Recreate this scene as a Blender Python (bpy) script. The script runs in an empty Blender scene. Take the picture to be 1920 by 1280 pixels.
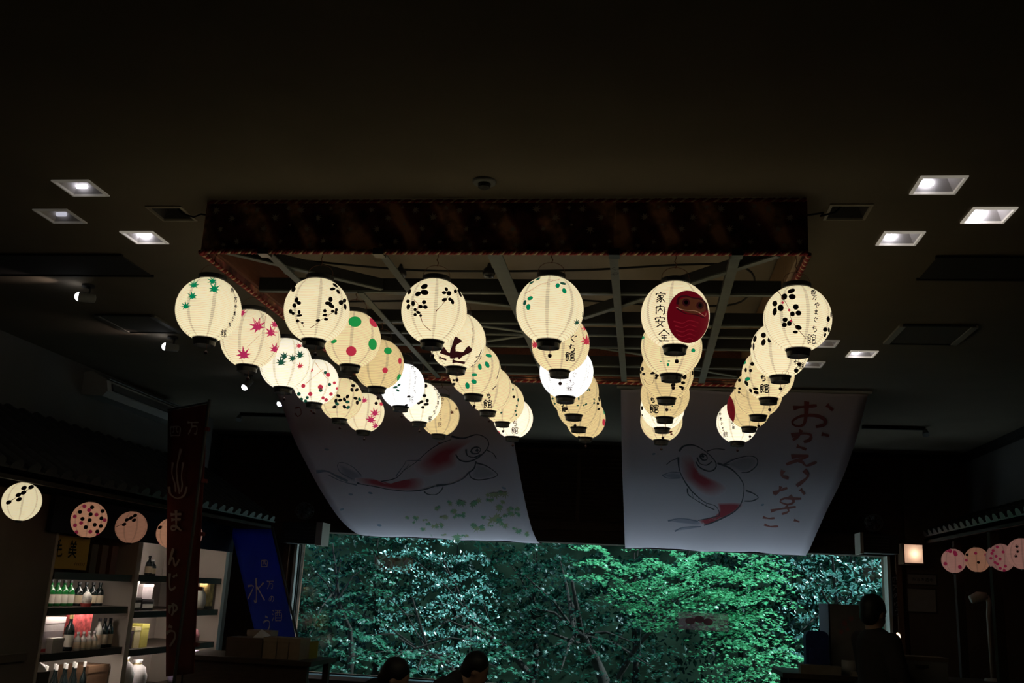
import bpy, bmesh, math, random
import numpy as np
from mathutils import Vector, Matrix

random.seed(7)
rng = np.random.default_rng(11)
scene = bpy.context.scene
COL = scene.collection
R = math.radians

# ------------------------------------------------------------------ camera
F_PX = 1850.0
EYE = np.array([0.0, 0.0, 1.55])
_p, _y, _r = R(14.238), R(-8.02), R(2.873)
_fw = np.array([math.sin(_y)*math.cos(_p), math.cos(_y)*math.cos(_p), math.sin(_p)])
_rt = np.array([math.cos(_y), -math.sin(_y), 0.0])
_up = np.cross(_rt, _fw)
RT = math.cos(_r)*_rt + math.sin(_r)*_up
UP = -math.sin(_r)*_rt + math.cos(_r)*_up
FW = _fw
cam_data = bpy.data.cameras.new('camera')
cam_data.sensor_width = 36.0
cam_data.lens = F_PX/1920.0*36.0
cam_data.clip_end = 200
cam = bpy.data.objects.new('camera', cam_data)
COL.objects.link(cam)
M = Matrix(((RT[0], UP[0], -FW[0], EYE[0]), (RT[1], UP[1], -FW[1], EYE[1]),
            (RT[2], UP[2], -FW[2], EYE[2]), (0, 0, 0, 1)))
cam.matrix_world = M
scene.camera = cam

# ------------------------------------------------------------------ world, sun, exposure
world = bpy.data.worlds.new('world'); scene.world = world
world.use_nodes = True
wn = world.node_tree.nodes; wl = world.node_tree.links
wn['Background'].inputs[0].default_value = (0.50, 0.76, 1.0, 1)
wn['Background'].inputs[1].default_value = 0.8
sun_d = bpy.data.lights.new('sun', 'SUN'); sun_d.energy = 11.0; sun_d.angle = R(0.6)
sun_d.color = (0.86, 0.97, 1.0)
sun = bpy.data.objects.new('sun', sun_d); COL.objects.link(sun)
sun.location = (14, 14, 18)
sun.rotation_euler = Vector((-0.62, -0.03, -0.78)).to_track_quat('-Z', 'Y').to_euler()
vs = scene.view_settings
vs.view_transform = 'Standard'; vs.look = 'None'; vs.exposure = 0.0; vs.gamma = 1.0
vs.use_curve_mapping = False
scene.cycles.caustics_reflective = False; scene.cycles.caustics_refractive = False; scene.cycles.max_bounces = 4; scene.cycles.diffuse_bounces = 2; scene.cycles.glossy_bounces = 2
scene.cycles.transmission_bounces = 3; scene.cycles.transparent_max_bounces = 8
BULB = 0.33          # watts of each lantern bulb
PAPER = 0.31         # glow of lit lantern paper

# ------------------------------------------------------------------ geometry helpers
def ray(x, y):
    return FW + RT*((x-960)/F_PX) - UP*((y-640)/F_PX)
def at(x, y, axis, val):
    d = ray(x, y); t = (val-EYE[axis])/d[axis]
    return EYE + d*t
def depth(P):
    return float((np.array(P)-EYE) @ FW)

class MB:
    def __init__(s): s.v = []; s.f = []; s.smooth = False
    def add(s, vs, fs):
        o = len(s.v); s.v += [tuple(float(c) for c in q) for q in vs]
        s.f += [tuple(i+o for i in q) for q in fs]; return s
    def box(s, x0, x1, y0, y1, z0, z1):
        x0, x1 = min(x0, x1), max(x0, x1); y0, y1 = min(y0, y1), max(y0, y1); z0, z1 = min(z0, z1), max(z0, z1)
        return s.add([(x0,y0,z0),(x1,y0,z0),(x1,y1,z0),(x0,y1,z0),(x0,y0,z1),(x1,y0,z1),(x1,y1,z1),(x0,y1,z1)],
                     [(0,3,2,1),(4,5,6,7),(0,1,5,4),(1,2,6,5),(2,3,7,6),(3,0,4,7)])
    def bar(s, a, b, w, h, up=(0,0,1)):
        a = np.array(a, float); b = np.array(b, float); d = b-a; d /= np.linalg.norm(d)
        sd = np.cross(d, np.array(up, float)); sd /= np.linalg.norm(sd); u = np.cross(sd, d)
        q = []
        for c in (a, b):
            for i, j in ((-1,-1),(1,-1),(1,1),(-1,1)): q.append(c+sd*i*w/2+u*j*h/2)
        return s.add(q, [(0,1,2,3),(7,6,5,4),(0,4,5,1),(1,5,6,2),(2,6,7,3),(3,7,4,0)])
    def tube(s, pts, r, n=8, caps=True):
        pts = [np.array(p, float) for p in pts]; m = len(pts)
        rr = r if hasattr(r, '__len__') else [r]*m
        ref = np.array([0.31, 0.17, 0.93]); q = []
        for i, p in enumerate(pts):
            d = pts[min(i+1, m-1)]-pts[max(i-1, 0)]; L = np.linalg.norm(d); d = d/L if L > 0 else np.array([0,0,1.])
            a = np.cross(d, ref); a /= np.linalg.norm(a); b = np.cross(d, a)
            for k in range(n):
                t = 2*math.pi*k/n; q.append(p+(a*math.cos(t)+b*math.sin(t))*rr[i])
        fs = []
        for i in range(m-1):
            for k in range(n):
                fs.append((i*n+k, i*n+(k+1) % n, (i+1)*n+(k+1) % n, (i+1)*n+k))
        if caps: fs += [tuple(range(n))[::-1], tuple((m-1)*n+k for k in range(n))]
        return s.add(q, fs)
    def lathe(s, prof, n=24, c=(0,0,0), caps=False, ang=2*math.pi):
        q = []; m = len(prof)
        for (r, z) in prof:
            for k in range(n):
                t = 2*math.pi*k/n; q.append((c[0]+r*math.cos(t), c[1]+r*math.sin(t), c[2]+z))
        fs = [(i*n+k, i*n+(k+1) % n, (i+1)*n+(k+1) % n, (i+1)*n+k) for i in range(m-1) for k in range(n)]
        if caps: fs += [tuple(range(n))[::-1], tuple((m-1)*n+k for k in range(n))]
        return s.add(q, fs)
    def prism(s, poly, d):
        poly = [np.array(p, float) for p in poly]; d = np.array(d, float); n = len(poly)
        return s.add(poly+[p+d for p in poly], [tuple(range(n))[::-1], tuple(range(n, 2*n))] +
                     [(i, (i+1) % n, n+(i+1) % n, n+i) for i in range(n)])
    def ball(s, c, r, n=12, m=8, sc=(1,1,1)):
        prof = []
        q = []; 
        for i in range(m+1):
            t = math.pi*i/m
            for k in range(n):
                a = 2*math.pi*k/n
                q.append((c[0]+r*sc[0]*math.sin(t)*math.cos(a), c[1]+r*sc[1]*math.sin(t)*math.sin(a), c[2]-r*sc[2]*math.cos(t)))
        return s.add(q, [(i*n+k, i*n+(k+1) % n, (i+1)*n+(k+1) % n, (i+1)*n+k) for i in range(m) for k in range(n)])
    def mesh(s, name, mat, org=(0,0,0), smooth=None):
        me = bpy.data.meshes.new(name)
        me.from_pydata([(a-org[0], b-org[1], c-org[2]) for a, b, c in s.v], [], s.f)
        if mat: me.materials.append(mat)
        if (s.smooth if smooth is None else smooth):
            me.polygons.foreach_set('use_smooth', [True]*len(me.polygons))
        me.update(); return me
    def build(s, name, mat, parent=None, smooth=None, label=None, **kw):
        org = worldloc(parent) if parent is not None else (0,0,0)
        o = bpy.data.objects.new(name, s.mesh(name, mat, org, smooth)); COL.objects.link(o)
        if parent is not None: o.parent = parent
        if label: o['label'] = label
        for k, v in kw.items(): o[k] = v
        return o

def worldloc(o):
    p = Vector((0,0,0))
    while o is not None: p = p + o.location; o = o.parent
    return p
def thing(name, label, cat, loc=(0,0,0), group=None):
    o = bpy.data.objects.new(name, None); COL.objects.link(o); o.location = [float(c) for c in loc]
    o.empty_display_size = 0.1
    o['label'] = label; o['category'] = cat
    if group: o['group'] = group
    return o
def tag(o, label, cat, group=None):
    o['label'] = label; o['category'] = cat
    if group: o['group'] = group
    return o
def struct(o): o['kind'] = 'structure'; return o
def link_copy(me, name, parent, loc=(0,0,0), rot=(0,0,0), mat=None):
    o = bpy.data.objects.new(name, me); COL.objects.link(o); o.parent = parent
    o.location = loc; o.rotation_euler = rot
    return o

# ------------------------------------------------------------------ materials
def mat(name, col, rough=0.6, metal=0.0, spec=0.3, noise=0.0, nscale=8.0, emit=None, estr=0.0, trans=0.0, bump=0.0):
    m = bpy.data.materials.new(name); m.use_nodes = True
    nt = m.node_tree; b = nt.nodes['Principled BSDF']
    b.inputs['Base Color'].default_value = (*col, 1); b.inputs['Roughness'].default_value = rough
    b.inputs['Metallic'].default_value = metal; b.inputs['Specular IOR Level'].default_value = spec
    if emit:
        b.inputs['Emission Color'].default_value = (*emit, 1); b.inputs['Emission Strength'].default_value = estr
        if estr <= 1.0: m.cycles.emission_sampling = 'NONE'
    if noise > 0 or bump > 0:
        tc = nt.nodes.new('ShaderNodeTexCoord'); nz = nt.nodes.new('ShaderNodeTexNoise')
        nz.inputs['Scale'].default_value = nscale; nz.inputs['Detail'].default_value = 5
        nt.links.new(tc.outputs['Object'], nz.inputs['Vector'])
        if noise > 0:
            rp = nt.nodes.new('ShaderNodeValToRGB')
            rp.color_ramp.elements[0].position = 0.3; rp.color_ramp.elements[1].position = 0.7
            rp.color_ramp.elements[0].color = (*[c*(1-noise) for c in col], 1)
            rp.color_ramp.elements[1].color = (*[min(1, c*(1+noise)) for c in col], 1)
            nt.links.new(nz.outputs['Fac'], rp.inputs['Fac']); nt.links.new(rp.outputs['Color'], b.inputs['Base Color'])
        if bump > 0:
            bp = nt.nodes.new('ShaderNodeBump'); bp.inputs['Strength'].default_value = bump; bp.inputs['Distance'].default_value = 0.01
            nt.links.new(nz.outputs['Fac'], bp.inputs['Height']); nt.links.new(bp.outputs['Normal'], b.inputs['Normal'])
    return m

def wood(name, c1, c2, scale=6.0, axis=0, rough=0.55):
    m = mat(name, c1, rough); nt = m.node_tree; b = nt.nodes['Principled BSDF']
    tc = nt.nodes.new('ShaderNodeTexCoord'); mp = nt.nodes.new('ShaderNodeMapping'); nz = nt.nodes.new('ShaderNodeTexNoise')
    s = [scale*6]*3; s[axis] = scale*0.5; mp.inputs['Scale'].default_value = s
    rp = nt.nodes.new('ShaderNodeValToRGB'); rp.color_ramp.elements[0].color = (*c1, 1); rp.color_ramp.elements[1].color = (*c2, 1)
    rp.color_ramp.elements[0].position = 0.35; rp.color_ramp.elements[1].position = 0.68
    nz.inputs['Detail'].default_value = 6
    nt.links.new(tc.outputs['Object'], mp.inputs['Vector']); nt.links.new(mp.outputs['Vector'], nz.inputs['Vector'])
    nt.links.new(nz.outputs['Fac'], rp.inputs['Fac']); nt.links.new(rp.outputs['Color'], b.inputs['Base Color'])
    return m

def math_node(nt, op, a, b=None, c=None):
    n = nt.nodes.new('ShaderNodeMath'); n.operation = op
    for i, v in enumerate((a, b, c)):
        if v is None: continue
        if hasattr(v, 'links') or hasattr(v, 'is_output'): nt.links.new(v, n.inputs[i])
        else: n.inputs[i].default_value = v
    return n.outputs[0]

def paper_mat(name, col, glow, hoops=34, z0=-0.13, z1=0.13, seams=8):
    """translucent lantern paper: bamboo hoops and the overlaps of the paper strips stop some of the light"""
    m = bpy.data.materials.new(name); m.use_nodes = True; nt = m.node_tree
    for n in list(nt.nodes): nt.nodes.remove(n)
    out = nt.nodes.new('ShaderNodeOutputMaterial')
    tc = nt.nodes.new('ShaderNodeTexCoord'); sp = nt.nodes.new('ShaderNodeSeparateXYZ')
    nt.links.new(tc.outputs['Object'], sp.inputs[0])
    ang = math_node(nt, 'ARCTAN2', sp.outputs[1], sp.outputs[0])
    a = math_node(nt, 'FRACT', math_node(nt, 'MULTIPLY_ADD', ang, seams/(2*math.pi), 100.0))
    da = math_node(nt, 'ABSOLUTE', math_node(nt, 'SUBTRACT', a, 0.5))
    seam = math_node(nt, 'LESS_THAN', da, 0.068)
    h = math_node(nt, 'FRACT', math_node(nt, 'MULTIPLY', math_node(nt, 'SUBTRACT', sp.outputs[2], z0), hoops/(z1-z0)))
    hoop = math_node(nt, 'LESS_THAN', h, 0.22)
    k = math_node(nt, 'SUBTRACT', math_node(nt, 'SUBTRACT', 1.0, math_node(nt, 'MULTIPLY', seam, 0.26)), math_node(nt, 'MULTIPLY', hoop, 0.36))
    nz = nt.nodes.new('ShaderNodeTexNoise'); nz.inputs['Scale'].default_value = 22; nt.links.new(tc.outputs['Object'], nz.inputs['Vector'])
    k = math_node(nt, 'MULTIPLY', k, math_node(nt, 'MULTIPLY_ADD', nz.outputs['Fac'], 0.16, 0.92))
    mx = nt.nodes.new('ShaderNodeVectorMath'); mx.operation = 'SCALE'; mx.inputs[0].default_value = col
    nt.links.new(k, mx.inputs['Scale'])
    em = nt.nodes.new('ShaderNodeEmission'); nt.links.new(mx.outputs[0], em.inputs[0]); em.inputs[1].default_value = glow
    tr = nt.nodes.new('ShaderNodeBsdfTranslucent'); nt.links.new(mx.outputs[0], tr.inputs[0])
    df = nt.nodes.new('ShaderNodeBsdfDiffuse'); df.inputs[0].default_value = (0.5, 0.48, 0.42, 1)
    ms = nt.nodes.new('ShaderNodeMixShader'); ms.inputs[0].default_value = 0.75
    nt.links.new(df.outputs[0], ms.inputs[1]); nt.links.new(tr.outputs[0], ms.inputs[2])
    ad = nt.nodes.new('ShaderNodeAddShader'); nt.links.new(em.outputs[0], ad.inputs[0]); nt.links.new(ms.outputs[0], ad.inputs[1])
    nt.links.new(ad.outputs[0], out.inputs[0])
    return m

def cloth_shader(nt, col_socket=None, col=(0.86, 0.76, 0.87)):
    d1 = nt.nodes.new('ShaderNodeBsdfDiffuse'); t1 = nt.nodes.new('ShaderNodeBsdfTranslucent'); m1 = nt.nodes.new('ShaderNodeMixShader')
    m1.inputs[0].default_value = 0.30; d1.inputs[0].default_value = (*col, 1); t1.inputs[0].default_value = (*[c*0.8 for c in col], 1)
    if col_socket is not None: nt.links.new(col_socket, d1.inputs[0]); nt.links.new(col_socket, t1.inputs[0])
    nt.links.new(d1.outputs[0], m1.inputs[1]); nt.links.new(t1.outputs[0], m1.inputs[2]); nt.links.new(m1.outputs[0], nt.nodes['Material Output'].inputs[0])
def fade_mat(name, col, strength=1.0):
    """watercolour on cloth whose edge thins out (vertex attribute 'fade' = thickness of the paint)"""
    m = bpy.data.materials.new(name); m.use_nodes = True; nt = m.node_tree; nt.nodes.remove(nt.nodes['Principled BSDF'])
    at_ = nt.nodes.new('ShaderNodeAttribute'); at_.attribute_name = 'fade'
    mx = nt.nodes.new('ShaderNodeMixRGB'); mx.inputs[1].default_value = (0.86, 0.76, 0.87, 1); mx.inputs[2].default_value = (*col, 1)
    nt.links.new(math_node(nt, 'MULTIPLY', at_.outputs['Fac'], strength), mx.inputs[0])
    cloth_shader(nt, mx.outputs[0])
    return m

BLK = mat('black_lacquer', (0.012, 0.012, 0.014), 0.35, spec=0.5)
INK = mat('black_ink', (0.008, 0.007, 0.008), 0.8)
INK_GREEN = mat('green_ink_on_lit_paper', (0.01, 0.10, 0.05), 0.8, emit=(0.0, 0.19, 0.075), estr=1.0)
INK_DOTGREEN = mat('bright_green_ink_on_lit_paper', (0.01, 0.12, 0.03), 0.8, emit=(0.01, 0.24, 0.05), estr=1.0)
INK_DGREEN = mat('dark_green_ink_on_lit_paper', (0.01, 0.05, 0.03), 0.8, emit=(0.004, 0.05, 0.03), estr=1.0)
INK_RED = mat('red_ink_on_lit_paper', (0.3, 0.01, 0.02), 0.8, emit=(0.42, 0.025, 0.05), estr=1.0)
INK_PINK = mat('crimson_ink_on_lit_paper', (0.3, 0.01, 0.05), 0.8, emit=(0.38, 0.02, 0.08), estr=1.0)
INK_DARUMA = mat('maroon_paint_on_lit_paper', (0.10, 0.002, 0.004), 0.8, noise=0.3, nscale=30, emit=(0.085, 0.0015, 0.005), estr=1.0)
INK_BROWN = mat('brown_ink_on_lit_paper', (0.08, 0.03, 0.015), 0.8, emit=(0.05, 0.014, 0.006), estr=1.0)
INK_PLUM = mat('dark_plum_brush_ink', (0.025, 0.006, 0.008), 0.8, emit=(0.02, 0.003, 0.004), estr=1.0)
INK_TWIG = mat('thin_brown_twig_ink', (0.2, 0.09, 0.06), 0.8, emit=(0.30, 0.15, 0.09), estr=1.0)
INKS = dict(k=INK, g=INK_GREEN, G=INK_DOTGREEN, d=INK_DGREEN, r=INK_RED, p=INK_PINK, D=INK_DARUMA, b=INK_BROWN, P=INK_PLUM, t=INK_TWIG)
INKS['q'] = mat('dull_red_fold_on_lit_paper', (0.2, 0.01, 0.01), 0.8, emit=(0.16, 0.006, 0.012), estr=1.0)
INKS['x'] = mat('dull_crimson_ink_on_dim_paper', (0.2, 0.01, 0.03), 0.8, emit=(0.10, 0.006, 0.02), estr=1.0)
INKWORD = dict(x='dull crimson', q='dull red', k='black', g='green', G='bright green', d='dark green', r='red', p='crimson', D='maroon', b='brown', P='plum black', t='thin brown twig')

PAPER_WARM = paper_mat('warm_lantern_paper', (0.99, 0.85, 0.54), PAPER)
PAPER_CREAM = paper_mat('cream_lantern_paper', (1.0, 0.90, 0.64), PAPER*1.12)
PAPER_YEL = paper_mat('yellowed_lantern_paper', (0.92, 0.75, 0.42), PAPER*0.92)
PAPER_BRIGHT = paper_mat('bright_lantern_paper', (1.0, 0.95, 0.80), PAPER*1.35)
PAPER_WHITE = paper_mat('white_lantern_paper_with_daylight_bulb', (0.97, 0.98, 1.0), PAPER*1.75)
PAPER_DIM = paper_mat('dim_orange_lantern_paper', (0.75, 0.42, 0.27), PAPER*0.62)
PAPER_DIMMER = paper_mat('dim_peach_lantern_paper', (0.62, 0.33, 0.22), PAPER*0.50)
PAPER_PINK = paper_mat('dim_pink_lantern_paper', (0.62, 0.34, 0.29), PAPER*0.55)

CEIL = mat('ceiling_plaster', (0.205, 0.172, 0.128), 0.95, noise=0.06, nscale=3, spec=0.1)
FLOOR = wood('dark_floor_boards', (0.05, 0.03, 0.02), (0.08, 0.05, 0.03), 3, 1, 0.4)
WALLB = wood('dark_brown_wall_boards', (0.07, 0.036, 0.025), (0.10, 0.055, 0.036), 3, 0, 0.6)
WALLG = mat('grey_wall_plaster', (0.20, 0.19, 0.18), 0.9, noise=0.08, nscale=4)
WALLD = mat('dark_wall_paint', (0.05, 0.045, 0.042), 0.9, noise=0.1)
TRIMD = mat('dark_cornice_paint', (0.02, 0.018, 0.017), 0.8)
JAMB = wood('brown_window_wood', (0.12, 0.055, 0.03), (0.17, 0.085, 0.05), 4, 2)
STEEL = mat('grey_painted_steel', (0.062, 0.072, 0.068), 0.55, noise=0.15, nscale=20)
STEELD = mat('black_steel_web', (0.012, 0.012, 0.012), 0.6)
WHITE = mat('white_enamel', (0.75, 0.74, 0.72), 0.4)
GREYP = mat('grey_plastic', (0.25, 0.25, 0.25), 0.5)
DARKP = mat('dark_grey_plastic', (0.05, 0.05, 0.05), 0.5)
WIREM = mat('rusty_wire', (0.12, 0.05, 0.03), 0.6)
CORD = mat('black_cable', (0.01, 0.01, 0.01), 0.7)

# ------------------------------------------------------------------ brush strokes
CH = {
 'shi': [[(1.5,2.5),(1.7,8.5)],[(1.5,2.5),(8.5,2.4),(8.3,8.5)],[(4,2.5),(4,5),(3,6.5)],[(6,2.5),(6,5.5),(7.5,5.8)],[(1.7,8.2),(8.3,8.2)]],
 'man': [[(1,2),(9,2)],[(4,2),(3.8,5),(1.5,9)],[(4,4.5),(7.8,4.5),(7.5,8),(6.8,9),(5.8,8.3)]],
 'ya': [[(1,5),(5,3.2),(8,3),(8.8,4.5),(7.5,5.8),(6,5.8)],[(5.5,1),(6.2,2.4)],[(3,2),(5.5,9.3)]],
 'ma': [[(2,2.5),(8,2.3)],[(2.4,4.5),(7.7,4.3)],[(5,0.8),(5.1,7),(4.5,8.5),(2.8,8.6),(2.3,7.6),(3.5,7),(5.5,7.4),(8,9)]],
 'gu': [[(6,1),(2.8,5),(6.5,9.3)],[(7,3),(7.8,4.2)],[(8.3,2.3),(9.1,3.5)]],
 'chi': [[(1.5,3),(8,2.6)],[(4.5,0.8),(3,5.8),(5,5),(7.5,5.2),(8.2,7),(7,8.7),(4,9.3)]],
 'kan': [[(2.5,.8),(.6,3.3)],[(2.5,.8),(4.5,2.6)],[(1.4,3.4),(3.8,3.4),(3.8,6),(1.5,6)],[(1.4,3.4),(1.4,9),(3,8)],[(1.5,4.7),(3.8,4.7)],[(2.8,6.2),(4.6,8.8)],
         [(7,.5),(7,1.6)],[(5,3),(5,1.8),(9.2,1.8),(8.9,3)],[(5.8,3.2),(5.8,9.2)],[(5.8,3.4),(8.6,3.4),(8.6,5.4),(5.8,5.4)],[(5.8,6.6),(8.8,6.6),(8.8,9),(5.8,9)]],
 'ie': [[(5,.5),(5,1.6)],[(1.5,3.2),(1.5,1.9),(8.7,1.9),(8.2,3.2)],[(2.5,3.4),(7.5,3.4)],[(5,3.4),(1.8,5.6)],[(4.2,4.2),(5.4,6),(5.2,9),(4.2,8.6)],[(4.8,5.4),(1.5,7.5)],[(5.2,6.6),(1.5,9.2)],[(7.8,4.4),(5.6,5.8)],[(5.5,5.6),(8.8,9)]],
 'nai': [[(1.8,2.6),(1.8,9)],[(1.8,2.6),(8.4,2.6),(8.4,8.8),(7.4,8.3)],[(5.2,.6),(5,4),(3,6.6)],[(5.1,4),(7.2,6.4)]],
 'an': [[(5,.5),(5,1.6)],[(1.4,3.4),(1.4,2),(8.7,2),(8.2,3.4)],[(4.4,3.2),(3.2,6),(7.6,9.2)],[(6.8,4.8),(5.5,7.5),(2,9.4)],[(1,5.2),(9.2,5)]],
 'zen': [[(5,.5),(.8,4.4)],[(5,.5),(9.3,4.2)],[(2.8,4.8),(7.4,4.8)],[(3,6.8),(7.2,6.8)],[(5,4.8),(5,9)],[(1.2,9.1),(8.9,9.1)]],
 'u': [[(4,1),(6,1.6)],[(2.5,4),(5,3),(7.3,3.6),(7.4,6),(4.5,9.3)]],
 'n': [[(5,1),(2,8.8),(4,5.5),(5.2,6),(5.6,8.5),(7,8.6),(8.8,6)]],
 'ji': [[(3.5,1),(3.3,7),(4.5,9),(7.5,7.5)],[(6,2),(6.7,3)],[(7.6,1.4),(8.3,2.4)]],
 'yu': [[(2.5,3.5),(2.3,8),(3.2,5),(5,3.5),(7.5,4),(7.8,6),(5.5,7.3)],[(5,2.5),(5.4,7),(4,9.3)]],
 'no': [[(5.2,2.5),(4.2,6.5),(2.5,7.8),(1.6,6),(3,3.2),(5.5,2.2),(8,3.5),(8,6.5),(5.8,8.6)]],
 'sake': [[(1,1.5),(2,2.4)],[(.6,4),(1.6,4.8)],[(.7,9),(2.2,6.2)],[(3.2,1.6),(9.2,1.6)],[(3.6,3.4),(3.6,9)],[(3.6,3.4),(8.8,3.4),(8.8,9)],[(3.6,9),(8.8,9)],[(5.3,1.6),(5.2,4.6),(4.4,5.6)],[(6.9,1.6),(6.9,5.3),(8,5.4)],[(3.8,7),(8.6,7)]],
 'mizu': [[(5,.8),(5,9),(4,8.4)],[(1,3.6),(3.8,3.6),(1,8)],[(8.5,2.4),(6,4.4)],[(5.4,3.8),(9,8.4)]],
 'ke': [[(6.5,1),(2.5,2.2)],[(2,4),(8,3.6)],[(1.5,6),(8.6,5.6)],[(5,2),(5,8),(6,9),(8.8,8.6),(8.8,7.5)]],
 'bi': [[(3,.8),(4,2)],[(7,.8),(6,2)],[(2,2.4),(8,2.4)],[(2.4,3.9),(7.6,3.9)],[(1.5,5.3),(8.5,5.3)],[(5,2.4),(5,5.3)],[(1.2,6.8),(8.8,6.8)],[(5,5.6),(4.6,7.4),(1.5,9.4)],[(5.2,7),(8.8,9.3)]],
 'hi': [[(5,.6),(5,4),(4.2,7),(1.6,9.4)],[(5,4.5),(6.5,7.5),(9,9.2)],[(2,2.6),(2.8,4.6)],[(8.2,2.2),(7,4.4)]],
}
SIGN = ['shi', 'man', 'ya', 'ma', 'gu', 'chi', 'kan']

def smooth_pts(pts, step):
    """Catmull-Rom through the points, resampled"""
    P = [np.array(p, float) for p in pts]
    if len(P) == 2:
        n = max(1, int(np.linalg.norm(P[1]-P[0])/step)); return [P[0]+(P[1]-P[0])*i/n for i in range(n+1)]
    Q = [2*P[0]-P[1]]+P+[2*P[-1]-P[-2]]; out = []
    for i in range(1, len(Q)-2):
        n = max(2, int(np.linalg.norm(Q[i+1]-Q[i])/step))
        for k in range(n):
            t = k/n
            out.append(0.5*((2*Q[i])+(-Q[i-1]+Q[i+1])*t+(2*Q[i-1]-5*Q[i]+4*Q[i+1]-Q[i+2])*t*t+(-Q[i-1]+3*Q[i]-3*Q[i+1]+Q[i+2])*t**3))
    return out+[P[-1]]

def ribbon2d(pts, w, step, taper=0.55):
    """flat brush stroke in 2-D: vertices and quads"""
    P = smooth_pts(pts, step); n = len(P); v = []; f = []
    for i, p in enumerate(P):
        d = P[min(i+1, n-1)]-P[max(i-1, 0)]; L = np.hypot(*d); d = d/L if L > 0 else np.array([1, 0])
        nrm = np.array([-d[1], d[0]]); t = i/max(1, n-1)
        ww = w*(0.72+0.28*math.cos(t*math.pi*2+0.6))*(1-(1-taper)*t**2)*0.5
        v += [p+nrm*ww, p-nrm*ww]
    for i in range(n-1): f.append((2*i, 2*i+1, 2*i+3, 2*i+2))
    return v, f

def glyph2d(ch, cx, cy, size, w, rot=0.0, step=None):
    """strokes of a character centred at cx, cy (y up)"""
    V = []; Fc = []
    c, s = math.cos(rot), math.sin(rot)
    for st in CH[ch]:
        pts = []
        for (a, b) in st:
            x, y = (a-5)/10*size, -(b-5)/10*size
            pts.append((cx+x*c-y*s, cy+x*s+y*c))
        v, f = ribbon2d(pts, w, step or size*0.12); o = len(V); V += v; Fc += [tuple(i+o for i in q) for q in f]
    return V, Fc

def disc2d(cx, cy, rx, ry, rot=0, n=14, rings=1):
    c, s = math.cos(rot), math.sin(rot); V = [np.array((cx, cy))]; Fc = []
    for k in range(1, rings+1):
        for i in range(n):
            t = 2*math.pi*i/n; x, y = rx*k/rings*math.cos(t), ry*k/rings*math.sin(t)
            V.append(np.array((cx+x*c-y*s, cy+x*s+y*c)))
    for i in range(n): Fc.append((0, 1+i, 1+(i+1) % n))
    for k in range(1, rings):
        for i in range(n):
            a, b = 1+(k-1)*n+i, 1+(k-1)*n+(i+1) % n
            Fc.append((a, a+n, b+n, b))
    return V, Fc

MAPLE = [(-90,.35),(-60,.28),(-35,.75),(-15,.30),(5,.92),(28,.34),(48,1.0),(68,.36),(90,1.12),(112,.36),(132,1.0),(152,.34),(175,.92),(195,.30),(215,.75),(240,.28)]
def maple2d(cx, cy, size, rot=0):
    V = [np.array((cx, cy))]; n = len(MAPLE)
    for a, r in MAPLE:
        rr = r*1.15 if r > 0.5 else r*1.32
        t = R(a)+rot; V.append(np.array((cx+rr*size*math.cos(t), cy+rr*size*math.sin(t))))
    return V, [(0, 1+i, 1+(i+1) % n) for i in range(n)]

def map_to(mb, vf, fn):
    v, f = vf; mb.add([fn(p) for p in v], f)

# ================================================================== the room
CZ = 3.13            # ceiling height
BY = 10.62           # back wall
XL, XR = -4.75, 4.35 # side walls
YB = -3.5            # wall behind the camera
WX0, WX1, WZ0, WZ1 = -3.73, 2.43, 0.62, 2.085   # the big window

struct(MB().box(XL-0.2, XR+0.2, YB-0.2, BY+0.2, -0.2, 0).build('floor', FLOOR))

# ceiling with real openings for the square downlights
DL = [  # x, y, glow, label
 (-2.40, 3.64, 0.30, 'dimly lit square recessed ceiling light, upper one of the left group'),
 (-2.69, 3.96, 0.06, 'almost unlit square recessed ceiling light, leftmost in the photo'),
 (-2.42, 4.24, 1.10, 'lit square recessed ceiling light, lowest of the left group'),
 (-2.13, 3.93, 0.00, 'unlit square ceiling opening with a cable, left of the lantern frame'),
 (1.09, 3.66, 1.00, 'lit square recessed ceiling light, uppermost of the right group'),
 (1.09, 4.24, 1.30, 'lit square recessed ceiling light, lower one of the bright right group'),
 (1.37, 3.97, 4.00, 'brightest square recessed ceiling light, near the right edge'),
 (0.81, 3.93, 0.00, 'unlit square ceiling opening with a cable, right of the lantern frame'),
 (1.36, 6.34, 1.60, 'small lit square ceiling light far back on the right'),
 (1.08, 6.09, 0.35, 'square ceiling light half hidden behind the rightmost front lantern'),
 (1.09, 6.65, 0.35, 'square ceiling light peeping out behind the second lantern of the right column'),
]
HS = 0.076           # half opening
xs = sorted({XL-0.2, XR+0.2, *[round(d[0]-HS, 4) for d in DL], *[round(d[0]+HS, 4) for d in DL]})
ys = sorted({YB-0.2, BY+0.2, *[round(d[1]-HS, 4) for d in DL], *[round(d[1]+HS, 4) for d in DL]})
mb = MB()
for i in range(len(xs)-1):
    for j in range(len(ys)-1):
        cx, cy = (xs[i]+xs[i+1])/2, (ys[j]+ys[j+1])/2
        if any(abs(cx-d[0]) < HS and abs(cy-d[1]) < HS for d in DL): continue
        mb.add([(xs[i], ys[j], CZ), (xs[i], ys[j+1], CZ), (xs[i+1], ys[j+1], CZ), (xs[i+1], ys[j], CZ)], [(0,1,2,3)])
mb.box(XL-0.2, XR+0.2, YB-0.2, BY+0.2, CZ+0.35, CZ+0.5)
ceiling = struct(mb.build('ceiling', CEIL))

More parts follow.
